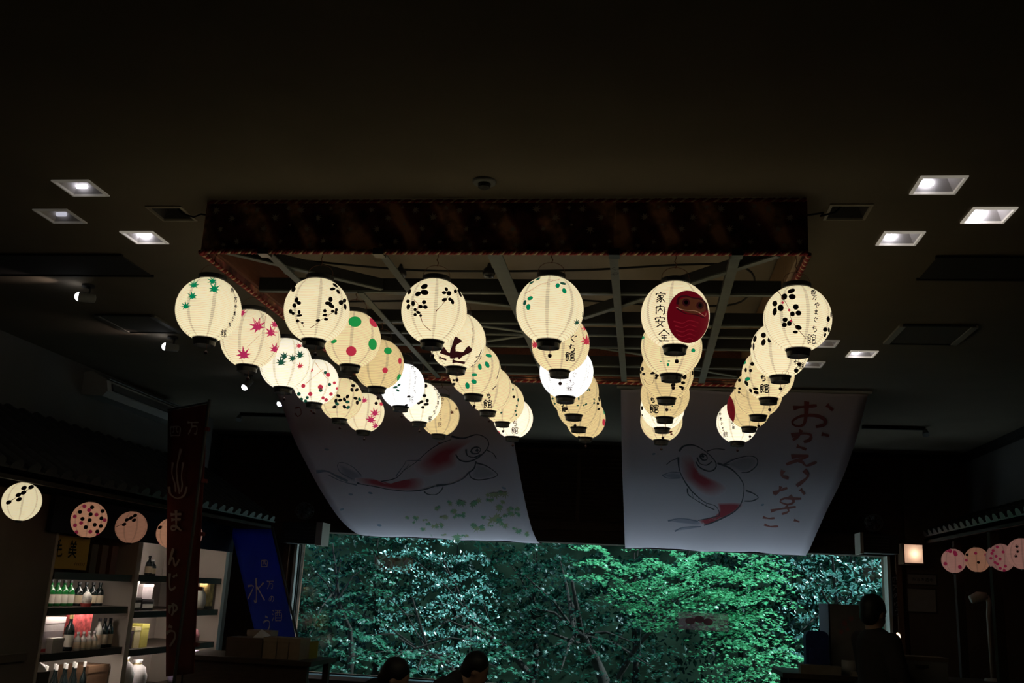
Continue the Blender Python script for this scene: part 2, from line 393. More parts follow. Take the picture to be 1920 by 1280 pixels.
struct(MB().box(XL-0.2, XL, YB, BY, 0, CZ+0.35).build('wall_left', WALLD))
struct(MB().box(XR, XR+0.2, YB, BY, 0, CZ+0.35).build('wall_right', WALLD))
struct(MB().box(XL-0.2, XR+0.2, YB-0.2, YB, 0, CZ+0.35).build('wall_front', WALLD))
mb = MB()
mb.box(XL, WX0, BY, BY+0.2, 0, CZ+0.35); mb.box(WX1, XR, BY, BY+0.2, 0, CZ+0.35)
mb.box(WX0, WX1, BY, BY+0.2, WZ1, CZ+0.35); mb.box(WX0, WX1, BY, BY+0.2, 0, WZ0)
wall_back = struct(mb.build('wall_back', WALLB))
# louvre boards on the wall over the window, one by one
SLAT = wood('dark_louvre_wood', (0.085, 0.045, 0.03), (0.13, 0.07, 0.045), 4, 0, 0.55)
slat_me = MB().prism([(-3.1, -0.028, 0.0), (-3.1, -0.004, 0.030), (-3.1, 0.0, 0.030), (-3.1, 0.0, 0.0)], (5.75, 0, 0)).mesh('louvre_slat', SLAT)
for i in range(16):
    link_copy(slat_me, 'louvre_slat', wall_back, (-0.35, BY, 2.32+i*0.044))
mb = MB(); mb.box(-3.60, 2.55, BY-0.03, BY, 2.22, 2.30); mb.box(-3.60, 2.55, BY-0.03, BY, 3.03, 3.08)
mb.box(-0.72, -0.68, BY-0.035, BY, 2.30, 3.03)
mb.build('louvre_rail', SLAT, wall_back)
struct(MB().box(XL, XR, BY-0.05, BY-0.001, CZ-0.045, CZ-0.002).build('trim_1', TRIMD))
# window
win = struct(bpy.data.objects.new('window_1', None)); COL.objects.link(win); win.location = (WX0, BY, WZ0)
mb = MB(); mb.box(WX0-0.13, WX0-0.075, BY-0.10, BY-0.001, 0.3, WZ1+0.04); mb.build('jamb_lining', JAMB, win)
mb = MB(); mb.box(WX1+0.075, WX1+0.13, BY-0.10, BY-0.001, 0.3, WZ1+0.04); mb.build('jamb_lining', JAMB, win)
ALU = mat('pale_window_metal', (0.55, 0.52, 0.48), 0.4)
mb = MB(); mb.box(WX0-0.03, WX0, BY-0.06, BY+0.10, WZ0, WZ1); mb.build('frame_post', ALU, win)
mb = MB(); mb.box(WX1, WX1+0.03, BY-0.06, BY+0.10, WZ0, WZ1); mb.build('frame_post', ALU, win)
mb = MB(); mb.box(WX0-0.03, WX1+0.03, BY-0.07, BY+0.10, WZ1, WZ1+0.035); mb.build('frame_head', mat('dark_window_head', (0.06, 0.045, 0.04), 0.5), win)
mb = MB(); mb.box(WX0-0.03, WX1+0.03, BY-0.16, BY+0.18, WZ0-0.04, WZ0); mb.build('window_sill', mat('pale_sill', (0.5, 0.52, 0.55), 0.25), win)
GLASS = bpy.data.materials.new('window_glass'); GLASS.use_nodes = True
nt = GLASS.node_tree; nt.nodes.remove(nt.nodes['Principled BSDF'])
gt = nt.nodes.new('ShaderNodeBsdfTransparent'); gt.inputs[0].default_value = (0.90, 0.97, 0.96, 1)
gg = nt.nodes.new('ShaderNodeBsdfGlossy'); gg.inputs['Roughness'].default_value = 0.02
gm = nt.nodes.new('ShaderNodeMixShader'); gm.inputs[0].default_value = 0.05
nt.links.new(gt.outputs[0], gm.inputs[1]); nt.links.new(gg.outputs[0], gm.inputs[2]); nt.links.new(gm.outputs[0], nt.nodes['Material Output'].inputs[0])
MB().box(WX0, WX1, BY+0.05, BY+0.058, WZ0, WZ1).build('pane', GLASS, win)

# cornice, fascias of the two shop fronts
WALLS_FASCIA = mat('fascia_plaster', (0.14, 0.135, 0.13), 0.9, noise=0.06, nscale=3)
struct(MB().box(XL, -4.42, YB, 9.6, 2.05, CZ).build('wall_left_fascia', WALLS_FASCIA))
struct(MB().box(3.25, XR, YB, BY, 2.42, CZ).build('wall_right_fascia', WALLS_FASCIA))
struct(MB().box(3.19, 3.25, YB, BY-0.06, CZ-0.07, CZ-0.002).build('trim_2', TRIMD))
struct(MB().box(2.62, XR, BY-0.05, BY-0.001, 0, CZ-0.05).build('wall_back_panel', mat('brown_panelling', (0.13, 0.085, 0.065), 0.7, noise=0.1)))

# ------------------------------------------------------------------ downlights
TRIMW = mat('downlight_trim', (0.50, 0.45, 0.36), 0.5)
REFL_C = {}
def refl(g):
    g = round(g, 3)
    if g not in REFL_C:
        REFL_C[g] = (mat('downlight_reflector', (0.62, 0.58, 0.54), 0.4),
                     mat('downlight_lamp', (0.8, 0.8, 0.85), 0.3, emit=(0.86, 0.86, 1.0), estr=g*9.0))
    return REFL_C[g]
def spill_trim(g):
    return mat('downlight_trim_spill_glow', (0.5, 0.46, 0.4), 0.5, emit=(1.0, 0.90, 0.74), estr=min(0.30, 0.16*g+0.03))  # lamp spill on the trim is put in as a faint glow
dark_opening = mat('unlit_reflector', (0.07, 0.065, 0.06), 0.5)
for (x, y, g, lab) in DL:
    t = thing('recessed_downlight', lab, 'ceiling light', (x, y, CZ), 'square recessed ceiling lights')
    mb = MB(); h0, h1, z = HS-0.002, HS+0.009, CZ-0.006
    for a in range(4):
        c, s = [(1,0),(0,1),(-1,0),(0,-1)][a]
        def q(u, v, zz): return (x+u*c-v*s, y+u*s+v*c, zz)
        mb.add([q(h1,-h1,z), q(h1,h1,z), q(h0,h0,z-0.002), q(h0,-h0,z-0.002), q(h1,-h1,CZ-0.0005), q(h1,h1,CZ-0.0005), q(h0,h0,CZ+0.012), q(h0,-h0,CZ+0.012)],
               [(0,1,2,3),(0,4,5,1),(3,2,6,7)])
    mb.build('trim_ring', spill_trim(g) if g > 0 else TRIMW, t)
    rm, lm = refl(g) if g > 0 else (dark_opening, dark_opening)
    mb = MB(); k = HS-0.001; kk = HS*0.45; zt = CZ+0.075
    mb.add([(x-k,y-k,CZ),(x+k,y-k,CZ),(x+k,y+k,CZ),(x-k,y+k,CZ),(x-kk,y-kk,zt),(x+kk,y-kk,zt),(x+kk,y+kk,zt),(x-kk,y+kk,zt)],
           [(0,1,5,4),(1,2,6,5),(2,3,7,6),(3,0,4,7),(4,5,6,7)])
    mb.build('reflector', rm, t)
    if g > 0:
        side = -1 if x > 0 else 1
        mb = MB(); mb.tube([(x-0.050, y+0.047, CZ+0.026), (x-0.005, y+0.047, CZ+0.026)], 0.010, 8)
        mb.build('lamp_tube', lm, t)
    else:
        mb = MB(); sx = 1 if x < 0 else -1
        fx = -1.90 if x < 0 else 0.63
        mb.tube([(x, y+0.01, CZ+0.05), (x+sx*0.05, y, CZ-0.004), (x+sx*0.11, y-0.005, CZ-0.022), (fx-sx*0.08, y-0.02, CZ-0.014), (fx-sx*0.005, y-0.03, CZ-0.03)], 0.004, 6)
        mb.build('cable', CORD, t)

# flush ceiling panels: two air diffusers, two dark access slots
def cpanel(name, x0, x1, y0, y1, lab, cat, m1, ends):
    t = thing(name, lab, cat, ((x0+x1)/2, (y0+y1)/2, CZ))
    MB().box(x0+0.012, x1-0.012, y0, y1, CZ-0.007, CZ-0.001).build('panel', m1, t)
    if ends:
        for xx in (x0, x1): MB().box(xx-0.018, xx+0.018, y0, y1, CZ-0.014, CZ-0.0005).build('end_strip', ends, t)
    mb = MB(); mb.box(x0, x1, y0-0.02, y0, CZ-0.012, CZ-0.0005); mb.box(x0, x1, y1, y1+0.012, CZ-0.012, CZ-0.0005)
    mb.build('rim', TRIMD, t)
PANM = mat('diffuser_panel', (0.10, 0.09, 0.075), 0.9)
ENDM = mat('diffuser_end_strip', (0.34, 0.32, 0.28), 0.6)
SLOTM = mat('access_slot', (0.035, 0.032, 0.03), 0.9)
cpanel('air_diffuser', 1.44, 1.83, 5.64, 6.04, 'square ceiling air diffuser with pale end strips on the right', 'air vent', PANM, ENDM)
cpanel('air_diffuser', -3.47, -3.09, 5.64, 6.04, 'faint square ceiling air diffuser between the two left spotlights', 'air vent', PANM, mat('dim_end_strip', (0.16, 0.15, 0.13), 0.6))
cpanel('ceiling_slot', 1.30, 2.6, 4.48, 4.79, 'long dark flush ceiling slot at the right edge', 'ceiling panel', SLOTM, None)
cpanel('ceiling_slot', -4.2, -2.67, 4.50, 4.82, 'long dark flush ceiling slot at the left edge', 'ceiling panel', SLOTM, None)

# smoke detector
t = thing('smoke_detector', 'small round detector on the ceiling in front of the lantern frame', 'smoke detector', (-0.65, 3.60, CZ))
mb = MB(); mb.smooth = True
mb.lathe([(0.0, -0.012), (0.042, -0.012), (0.048, -0.006), (0.048, 0.0)], 20, (-0.65, 3.60, CZ)).build('base', GREYP, t)
mb = MB(); mb.lathe([(0.026, -0.012), (0.024, -0.028), (0.012, -0.034), (0.0, -0.034)], 16, (-0.65, 3.60, CZ)).build('sensor_cage', DARKP, t)

# spotlights on the left part of the ceiling
def spot(px, py, z, lab, e, aim, watts=0.0, cone=50):
    P = at(px, py, 2, CZ-0.06); P = np.array([P[0], P[1], CZ-0.075])
    t = thing('ceiling_spotlight', lab, 'spotlight', (P[0], P[1], CZ), 'spotlights on the left of the ceiling')
    MB().lathe([(0.0, -0.012), (0.036, -0.012), (0.036, 0.0)], 16, (P[0], P[1], CZ)).build('ceiling_base', DARKP, t)
    MB().tube([(P[0]+0.015, P[1], CZ-0.01), (P[0]+0.012, P[1], CZ-0.07)], 0.006, 6).build('stem', DARKP, t)
    a = np.array(aim, float); a /= np.linalg.norm(a)
    mb = MB(); mb.smooth = True; mb.tube([P-a*0.05, P-a*0.045, P+a*0.035, P+a*0.04], [0.012, 0.024, 0.030, 0.032], 14)
    hd = mb.build('lamp_head', GREYP, t)
    mb = MB(); mb.ball(P+a*0.038, 0.026, 12, 8); mb.smooth = True
    mb.build('lamp', mat('spot_lamp', (0.8, 0.8, 0.8), 0.3, emit=(0.92, 0.93, 1.0), estr=e), hd)
    if watts:
        L = bpy.data.lights.new('spotlight_beam', 'SPOT'); L.energy = watts; L.spot_size = R(cone); L.spot_blend = 0.9; L.shadow_soft_size = 0.02
        L.color = (1.0, 0.80, 0.70)
        o = bpy.data.objects.new('spotlight_beam', L); COL.objects.link(o); o.parent = t
        q = P+a*0.07; o.location = Vector(q)-t.location
        o.rotation_euler = Vector(a+np.array([0, 0, 0.15])).to_track_quat('-Z', 'Y').to_euler()
spot(163, 553, 0, 'glaring spotlight throwing a warm streak on the ceiling, higher of the left two', 7.0, (-0.9, -0.42, 0.02), 1.6, 60)
spot(322, 647, 0, 'glaring spotlight throwing a warm streak on the ceiling, beside the leftmost lantern', 9.0, (-0.9, -0.42, 0.02), 1.3, 60)
spot(465, 716, 0, 'small spotlight glowing below the second lantern of the left column', 5.0, (-0.35, -0.5, -0.75))
spot(530, 748, 0, 'small spotlight glowing below the third lantern of the left column', 2.5, (-0.35, -0.5, -0.75))
for (x0, x1, y, lab) in ((-3.95, -3.42, 9.16, 'short black lighting track on the ceiling left of the carp banner'), (1.90, 2.43, 8.96, 'short black lighting track on the ceiling right of the welcome banner')):
    t = thing('lighting_track', lab, 'track', ((x0+x1)/2, y, CZ))
    MB().box(x0, x1, y-0.02, y+0.02, CZ-0.03, CZ-0.001).build('rail', TRIMD, t)
    xe = x0 if x0 < 0 else x1
    mb = MB(); mb.tube([(xe, y, CZ-0.03), (xe, y-0.03, CZ-0.075)], [0.02, 0.03], 10).build('lamp_head', GREYP, t)
# air conditioner on the left fascia
t = thing('air_conditioner', 'long grey wall air conditioner high up behind the red banner', 'air conditioner', (-4.42, 7.85, 2.90))
mb = MB(); mb.prism([(-4.42, 7.15, 2.90), (-4.42, 7.15, 3.08), (-4.36, 7.15, 3.09), (-4.22, 7.15, 3.02), (-4.20, 7.15, 2.93), (-4.24, 7.15, 2.89)], (0, 1.42, 0))
mb.build('casing', mat('aircon_casing', (0.42, 0.41, 0.40), 0.5), t)
mb = MB(); mb.prism([(-4.212, 7.21, 2.995), (-4.198, 7.21, 2.94), (-4.185, 7.21, 2.945), (-4.20, 7.21, 3.0)], (0, 1.30, 0)); mb.build('louvre', mat('aircon_louvre', (0.10, 0.10, 0.10), 0.5), t)
mb = MB(); mb.prism([(-4.30, 7.21, 3.066), (-4.235, 7.21, 3.034), (-4.23, 7.21, 3.042), (-4.295, 7.21, 3.074)], (0, 1.30, 0)); mb.build('intake_grille', mat('aircon_grille', (0.16, 0.16, 0.16), 0.5), t)

# ================================================================== lantern frame
FX0, FX1, FY0, FY1, FZ = -1.889, 0.619, 3.784, 6.283, 2.895
frame = thing('lantern_frame', 'square ceiling frame skirted with dark brocade and twisted red cord', 'frame', ((FX0+FX1)/2, (FY0+FY1)/2, FZ))
BRO = mat('dark_brocade', (0.02, 0.01, 0.01), 0.8); nt = BRO.node_tree; b = nt.nodes['Principled BSDF']
tc = nt.nodes.new('ShaderNodeTexCoord'); mp = nt.nodes.new('ShaderNodeMapping'); mp.inputs['Rotation'].default_value = (0, R(28), 0); mp.inputs['Scale'].default_value = (1, 1, 1)
wv = nt.nodes.new('ShaderNodeTexWave'); wv.inputs['Scale'].default_value = 1.65; wv.inputs['Distortion'].default_value = 3.2; wv.inputs['Detail'].default_value = 2.0; wv.inputs['Detail Scale'].default_value = 2.2
rp = nt.nodes.new('ShaderNodeValToRGB'); e = rp.color_ramp.elements
e[0].position = 0.35; e[0].color = (0.16, 0.045, 0.045, 1); e[1].position = 0.86; e[1].color = (0.85, 0.42, 0.25, 1)
e2 = rp.color_ramp.elements.new(0.62); e2.color = (0.36, 0.10, 0.09, 1)
nz = nt.nodes.new('ShaderNodeTexNoise'); nz.inputs['Scale'].default_value = 14; nz.inputs['Detail'].default_value = 3
mxn = nt.nodes.new('ShaderNodeMixRGB'); mxn.blend_type = 'MULTIPLY'; mxn.inputs[0].default_value = 0.75
nt.links.new(tc.outputs['Object'], mp.inputs[0]); nt.links.new(mp.outputs[0], wv.inputs['Vector']); nt.links.new(tc.outputs['Object'], nz.inputs['Vector'])
nt.links.new(wv.outputs['Fac'], rp.inputs[0]); nt.links.new(rp.outputs[0], mxn.inputs[1])
rp2 = nt.nodes.new('ShaderNodeValToRGB'); rp2.color_ramp.elements[0].position = 0.38; rp2.color_ramp.elements[1].position = 0.6
nt.links.new(nz.outputs['Fac'], rp2.inputs[0]); nt.links.new(rp2.outputs[0], mxn.inputs[2]); nt.links.new(mxn.outputs[0], b.inputs['Base Color'])
PRINT = mat('pale_maple_print', (0.62, 0.50, 0.40), 0.8)
RED_IN = wood('reddish_inner_board', (0.13, 0.045, 0.028), (0.18, 0.065, 0.04), 3, 1)
TAN_IN = wood('knotty_inner_board', (0.20, 0.12, 0.06), (0.28, 0.17, 0.09), 3, 2)

# brocade panels: front in five widths with tiny gaps between
cuts = [FX0, -1.10, -0.34, -0.135, 0.16, FX1]
cuts = [FX0, -1.20, -0.50, -0.135, FX1]
for i in range(len(cuts)-1):
    p = MB().box(cuts[i]+0.0003, cuts[i+1]-0.0003, FY0-0.006, FY0, FZ, CZ-0.012).build('brocade_panel', BRO, frame)
    mb = MB(); x = cuts[i]+0.05
    rr = random.Random(i)
    motif = [(0.02, 0.185, .012), (0.055, 0.10, .011), (0.10, 0.15, .012), (0.135, 0.045, .010), (0.155, 0.195, .008), (0.075, 0.03, .008), (0.17, 0.12, .006)]
    k = 0
    while True:
        x0 = cuts[i]+0.02+k*0.19; k += 1
        if x0 > cuts[i+1]: break
        for (dx, dz, s) in motif:
            xx = x0+dx
            if xx > cuts[i+1]-0.015: continue
            v, f = maple2d(xx, FZ+dz, s*rr.uniform(1.2, 1.7), rr.uniform(0, 6))
            mb.add([(q[0], FY0-0.0068, q[1]) for q in v], f)
    mb.build('maple_print', PRINT, p, kind='stuff')
MB().box(FX0-0.006, FX0, FY0, FY1, FZ, CZ-0.012).build('brocade_panel', BRO, frame)
MB().box(FX1, FX1+0.006, FY0, FY1, FZ, CZ-0.012).build('brocade_panel', BRO, frame)
MB().box(FX0, FX1, FY1, FY1+0.006, FZ, CZ-0.012).build('brocade_panel', BRO, frame)
MB().box(FX0+0.001, FX0+0.02, FY0+0.001, FY1-0.001, FZ+0.03, CZ-0.02).build('inner_board', RED_IN, frame)
MB().box(FX1-0.02, FX1-0.001, FY0+0.001, FY1-0.001, FZ+0.03, CZ-0.02).build('inner_board', TAN_IN, frame)
MB().box(FX0+0.02, FX1-0.02, FY1-0.02, FY1-0.001, FZ+0.03, CZ-0.02).build('inner_board', RED_IN, frame)
# twisted cord along the edges: dark red strands, one pale strand
C_RED = mat('dark_red_cord', (0.22, 0.02, 0.02), 0.7); C_PALE = mat('pale_gold_cord', (0.55, 0.35, 0.22), 0.6)
def twisted(a, b, r=0.0105, pitch=0.045, name='twisted_cord'):
    a = np.array(a, float); b = np.array(b, float); d = b-a; L = np.linalg.norm(d); d /= L
    u = np.cross(d, (0, 0, 1.0)); u /= np.linalg.norm(u); w = np.cross(u, d)
    n = int(L/pitch*8); par = None
    for s in range(3):
        pts = []
        for i in range(n+1):
            t = i/8*2*math.pi+s*2*math.pi/3
            pts.append(a+d*(L*i/n)+(u*math.cos(t)+w*math.sin(t))*r*0.55)
        mb = MB(); mb.smooth = True; mb.tube(pts, r*0.62 if s else r*0.5, 5, caps=False)
        if s == 0: strand = ('pale_strand', C_PALE, mb)
        else:
            if par is None: par = mb.build(name, C_RED, frame)
            else: mb.build('red_strand', C_RED, par)
    strand[2].build(strand[0], strand[1], par)
zc = FZ-0.002
twisted((FX0, FY0-0.008, zc), (FX1, FY0-0.008, zc)); twisted((FX0-0.008, FY0, zc), (FX0-0.008, FY1, zc))
twisted((FX1+0.008, FY0, zc), (FX1+0.008, FY1, zc)); twisted((FX0, FY1, zc), (FX1, FY1, zc), 0.009)
twisted((FX0, FY0-0.008, CZ-0.012), (FX1, FY0-0.008, CZ-0.012), 0.008)
for x in (-1.61, -1.11, -0.135, 0.35):   # black clips on the front edge
    MB().box(x-0.022, x+0.022, FY0-0.022, FY0+0.03, FZ-0.016, FZ+0.012).build('cord_clip', BLK, frame)
# steel bars from front to back
def steel_bar(x, y0, y1, w, name='steel_bar'):
    o = MB().box(x-w/2, x+w/2, y0, y1, FZ+0.004, FZ+0.010).build(name, STEEL, frame)
    MB().box(x-w/2, x-w/2+0.005, y0, y1, FZ+0.010, FZ+0.032).build('bar_web', STEELD, o)
for x, w in ((-1.61, 0.035), (-1.11, 0.035), (-0.63, 0.062), (-0.14, 0.036), (0.35, 0.040)):
    steel_bar(x, FY0+0.002, FY1-0.02, w)
steel_bar(-1.36, 4.38, FY1-0.02, 0.032)
# beams across
for y, hgt in ((4.38, 0.060), (4.91, 0.060), (5.14, 0.04), (5.40, 0.055), (5.86, 0.055), (6.12, 0.05)):
    o = MB().box(FX0+0.02, FX1-0.02, y-0.006, y+0.004, FZ+0.018, FZ+0.018+hgt).build('cross_beam', STEELD, frame)
    MB().box(FX0+0.02, FX1-0.02, y-0.002, y+0.024, FZ+0.011, FZ+0.018).build('beam_flange', STEEL, o)
def brace(a, b):
    a = np.array([a[0], a[1], FZ+0.045]); b = np.array([b[0], b[1], FZ+0.045])
    o = MB().bar(a, b, 0.012, 0.050).build('diagonal_brace', STEELD, frame)
    dz = np.array([0, 0, -0.028]); MB().bar(a+dz, b+dz, 0.030, 0.006).build('brace_flange', STEEL, o)
brace((FX0+0.08, FY0+0.06), (-1.25, 4.36)); brace((FX1-0.10, FY0+0.08), (-0.32, 4.82))
brace((-1.0, 4.93), (-0.62, 5.12)); brace((-1.0, 5.38), (-0.62, 5.16)); brace((-1.25, 4.40), (-0.65, 4.62))
brace((-0.28, 5.42), (0.05, 5.62)); brace((0.22, 5.88), (0.55, 6.10)); brace((-0.30, 4.93), (-0.62, 5.12))
MB().box(FX0+0.02, FX1-0.02, FY0+0.001, FY0+0.028, FZ+0.004, FZ+0.012).build('front_rail', STEEL, frame)
for y in (3.815, 4.4118, 4.9351, 5.4403, 5.9106, 6.255):
    MB().tube([(FX0+0.02, y, FZ+0.016), (FX1-0.02, y, FZ+0.016)], 0.003, 6).build('hanging_rod', STEELD, frame)
# small marks written on one bar
v, f = glyph2d('gu', -0.14, 3.99, 0.05, 0.005); v2, f2 = glyph2d('chi', -0.14, 4.06, 0.045, 0.005)
mb = MB(); mb.add([(q[0], q[1], FZ+0.003) for q in v], f); mb.add([(q[0], q[1], FZ+0.003) for q in v2], f2)
mb.build('pencil_mark', INK, frame)
# cable of lamp sockets inside the frame
cable = thing('socket_cable', 'black cable with round lamp sockets strung inside the lantern frame', 'cable', (-1.0, 4.30, 3.0))
pts = []
sock = [(-1.66, 4.20), (-1.14, 4.26), (-0.72, 4.24), (-1.12, 4.80), (-0.60, 4.76), (0.10, 4.78)]
path = [(-1.80, 4.15), *sock[:3], (-0.30, 4.3), (0.40, 4.25), (0.45, 4.7), sock[5], sock[4], sock[3], (-1.6, 4.75)]
for i, (x, y) in enumerate(path): pts.append((x, y, 2.985+0.02*math.sin(i*1.7)))
mb = MB(); mb.tube([np.append(p, 0)[:3] for p in smooth_pts(pts, 0.05)], 0.005, 6); mb.build('cord', CORD, cable)
for (x, y) in sock:
    mb = MB(); mb.smooth = True
    mb.lathe([(0.0, -0.042), (0.022, -0.038), (0.030, -0.020), (0.026, 0.0), (0.012, 0.012), (0.006, 0.03)], 12, (x, y, 2.975)); mb.build('lamp_socket', BLK, cable)

# ================================================================== the 36 lanterns of the frame
LR = 0.1365
ZS = 1.03
prof = []
NH = 34; ZT = 0.925*LR*ZS
for i in range(NH*2+1):
    z = -ZT+2*ZT*i/(NH*2)
    r = math.sqrt(max(0, 1-(z/(LR*ZS))**2))*LR
    r += 0.0015*(i % 2)-0.0006
    prof.append((r, z))
mb = MB(); mb.smooth = True; mb.lathe(prof, 40)
paper_base = mb.mesh('paper_shade', PAPER_CREAM)
_papers = {}
mb = MB(); mb.smooth = True
mb.lathe([(LR*math.cos(a), LR*ZS*math.sin(a)) for a in [R(-80+160*i/40) for i in range(41)]], 32)
paper_round = mb.mesh('paper_shade', PAPER_CREAM)
def paper_mesh(m, full=False):
    key = (m.name, full)
    if key not in _papers:
        me = (paper_round if full else paper_base).copy(); me.materials.clear(); me.materials.append(m); _papers[key] = me
    return _papers[key]
for m in (PAPER_WARM, PAPER_CREAM, PAPER_YEL, PAPER_BRIGHT, PAPER_WHITE, PAPER_DIM, PAPER_DIMMER, PAPER_PINK):
    pass
rb = 0.39*LR
mb = MB(); mb.smooth = False
mb.lathe([(rb*0.90, -ZT+0.004), (rb*0.98, -ZT-0.002), (rb*0.88, -ZT-0.012), (rb*0.84, -ZT-0.030), (rb*0.78, -ZT-0.030), (rb*0.78, -ZT+0.004)], 28)
bot_ring = mb.mesh('bottom_ring', BLK)
mb = MB()
mb.lathe([(rb*0.98, ZT-0.004), (rb*1.10, ZT+0.002), (rb*1.12, ZT+0.020), (rb*1.00, ZT+0.022), (rb*0.98, ZT-0.004)], 28)
top_ring = mb.mesh('top_ring', BLK)
mb = MB(); hz = ZT+0.018
arc = [(rb*1.05*math.cos(t), 0, hz+0.055*math.sin(t)**0.7 if 0 < t < math.pi else hz) for t in [math.pi*i/14 for i in range(15)]]
mb.tube(arc, 0.0013, 5)
handle_me = mb.mesh('wire_handle', WIREM)
mb = MB(); mb.tube([(0, 0, ZT+0.07), (0.004, 0, ZT+0.085), (-0.004, 0.002, ZT+0.10), (0.003, 0, ZT+0.115)], 0.0022, 6)
hook_me = mb.mesh('hook', WIREM)
mb = MB(); mb.tube([(0.01, 0.01, -ZT-0.004), (0.01, 0.008, -ZT-0.052)], 0.0011, 5)
cord_me = mb.mesh('pull_cord', WIREM)
mb = MB(); mb.smooth = True; mb.ball((0.01, 0.008, -ZT-0.058), 0.0085, 10, 8)
bead_me = mb.mesh('bead', mat('dark_bead', (0.03, 0.006, 0.01), 0.4))
mb = MB(); mb.smooth = True; mb.lathe([(0.0, -0.024), (0.014, -0.020), (0.020, 0.0), (0.014, 0.018), (0.010, 0.030), (0.010, 0.055)], 12, (0, 0, 0.035))
bulb_me = mb.mesh('bulb', mat('frosted_bulb', (0.8, 0.8, 0.75), 0.4))

CROP = {None: (0, 0, 1), 1: (310, 470, 5.3333), 2: (440, 600, 4.5714), 3: (720, 480, 4.5714), 4: (780, 620, 5.0526), 5: (1160, 480, 4.3636), 6: (1160, 640, 4.5714)}
GRID_Y = [3.815, 4.4118, 4.9351, 5.4403, 5.9106, 6.255]
LAN = {
 'A': [(391,580,59.5),(469.5,635,54.4),(536,682,47.9),(592.6,716,42.1),(640,748,39.4),(684,773,36.4)],
 'B': [(594,582,60.5),(661,636.5,52.5),(710.5,683,46.4),(754.5,723,41.5),(789,755,38),(825,780,34.5)],
 'C': [(814,584,61),(858,640,52.8),(890.5,694.7,48.5),(917,730,43),(944,755,38.5),(962.5,784,36.3)],
 'D': [(1031,581,63),(1051,645,54),(1062,697,50.2),(1077,735,45.5),(1086,762,41.5),(1098,785,36.8)],
 'E': [(1266,591,63.4),(1259,650,56.5),(1250,700,49.5),(1247,740,45.3),(1242,764,40.8),(1240,788,39)],
 'F': [(1495,598,62),(1462,656,52.5),(1440,702,48),(1421,737,44.3),(1404,763,39.5),(1382,792,37.5)],
}
PV = {'A': 'ccbbwc', 'B': 'cwyWby', 'C': 'ccwwwb', 'D': 'cwWyyy', 'E': 'cwyybw', 'F': 'ccwyyb'}
PM = {'c': (PAPER_CREAM, 1.0), 'w': (PAPER_WARM, 0.95), 'y': (PAPER_YEL, 0.95), 'b': (PAPER_BRIGHT, 1.25), 'W': (PAPER_WHITE, 1.7)}
def lv(l): return l
def leaves(ink, lst, rx=18, ry=13):
    out = []
    for i, q in enumerate(lst):
        if len(q) == 2: out.append((q[0], q[1], rx, ry, (i*1.9) % 3.1))
        elif len(q) == 4: out.append((*q, 0.3*math.sin(i*2.3)))
        else: out.append((q[0], q[1], q[2], q[3], R(q[4])))
    return ('l', ink, out)
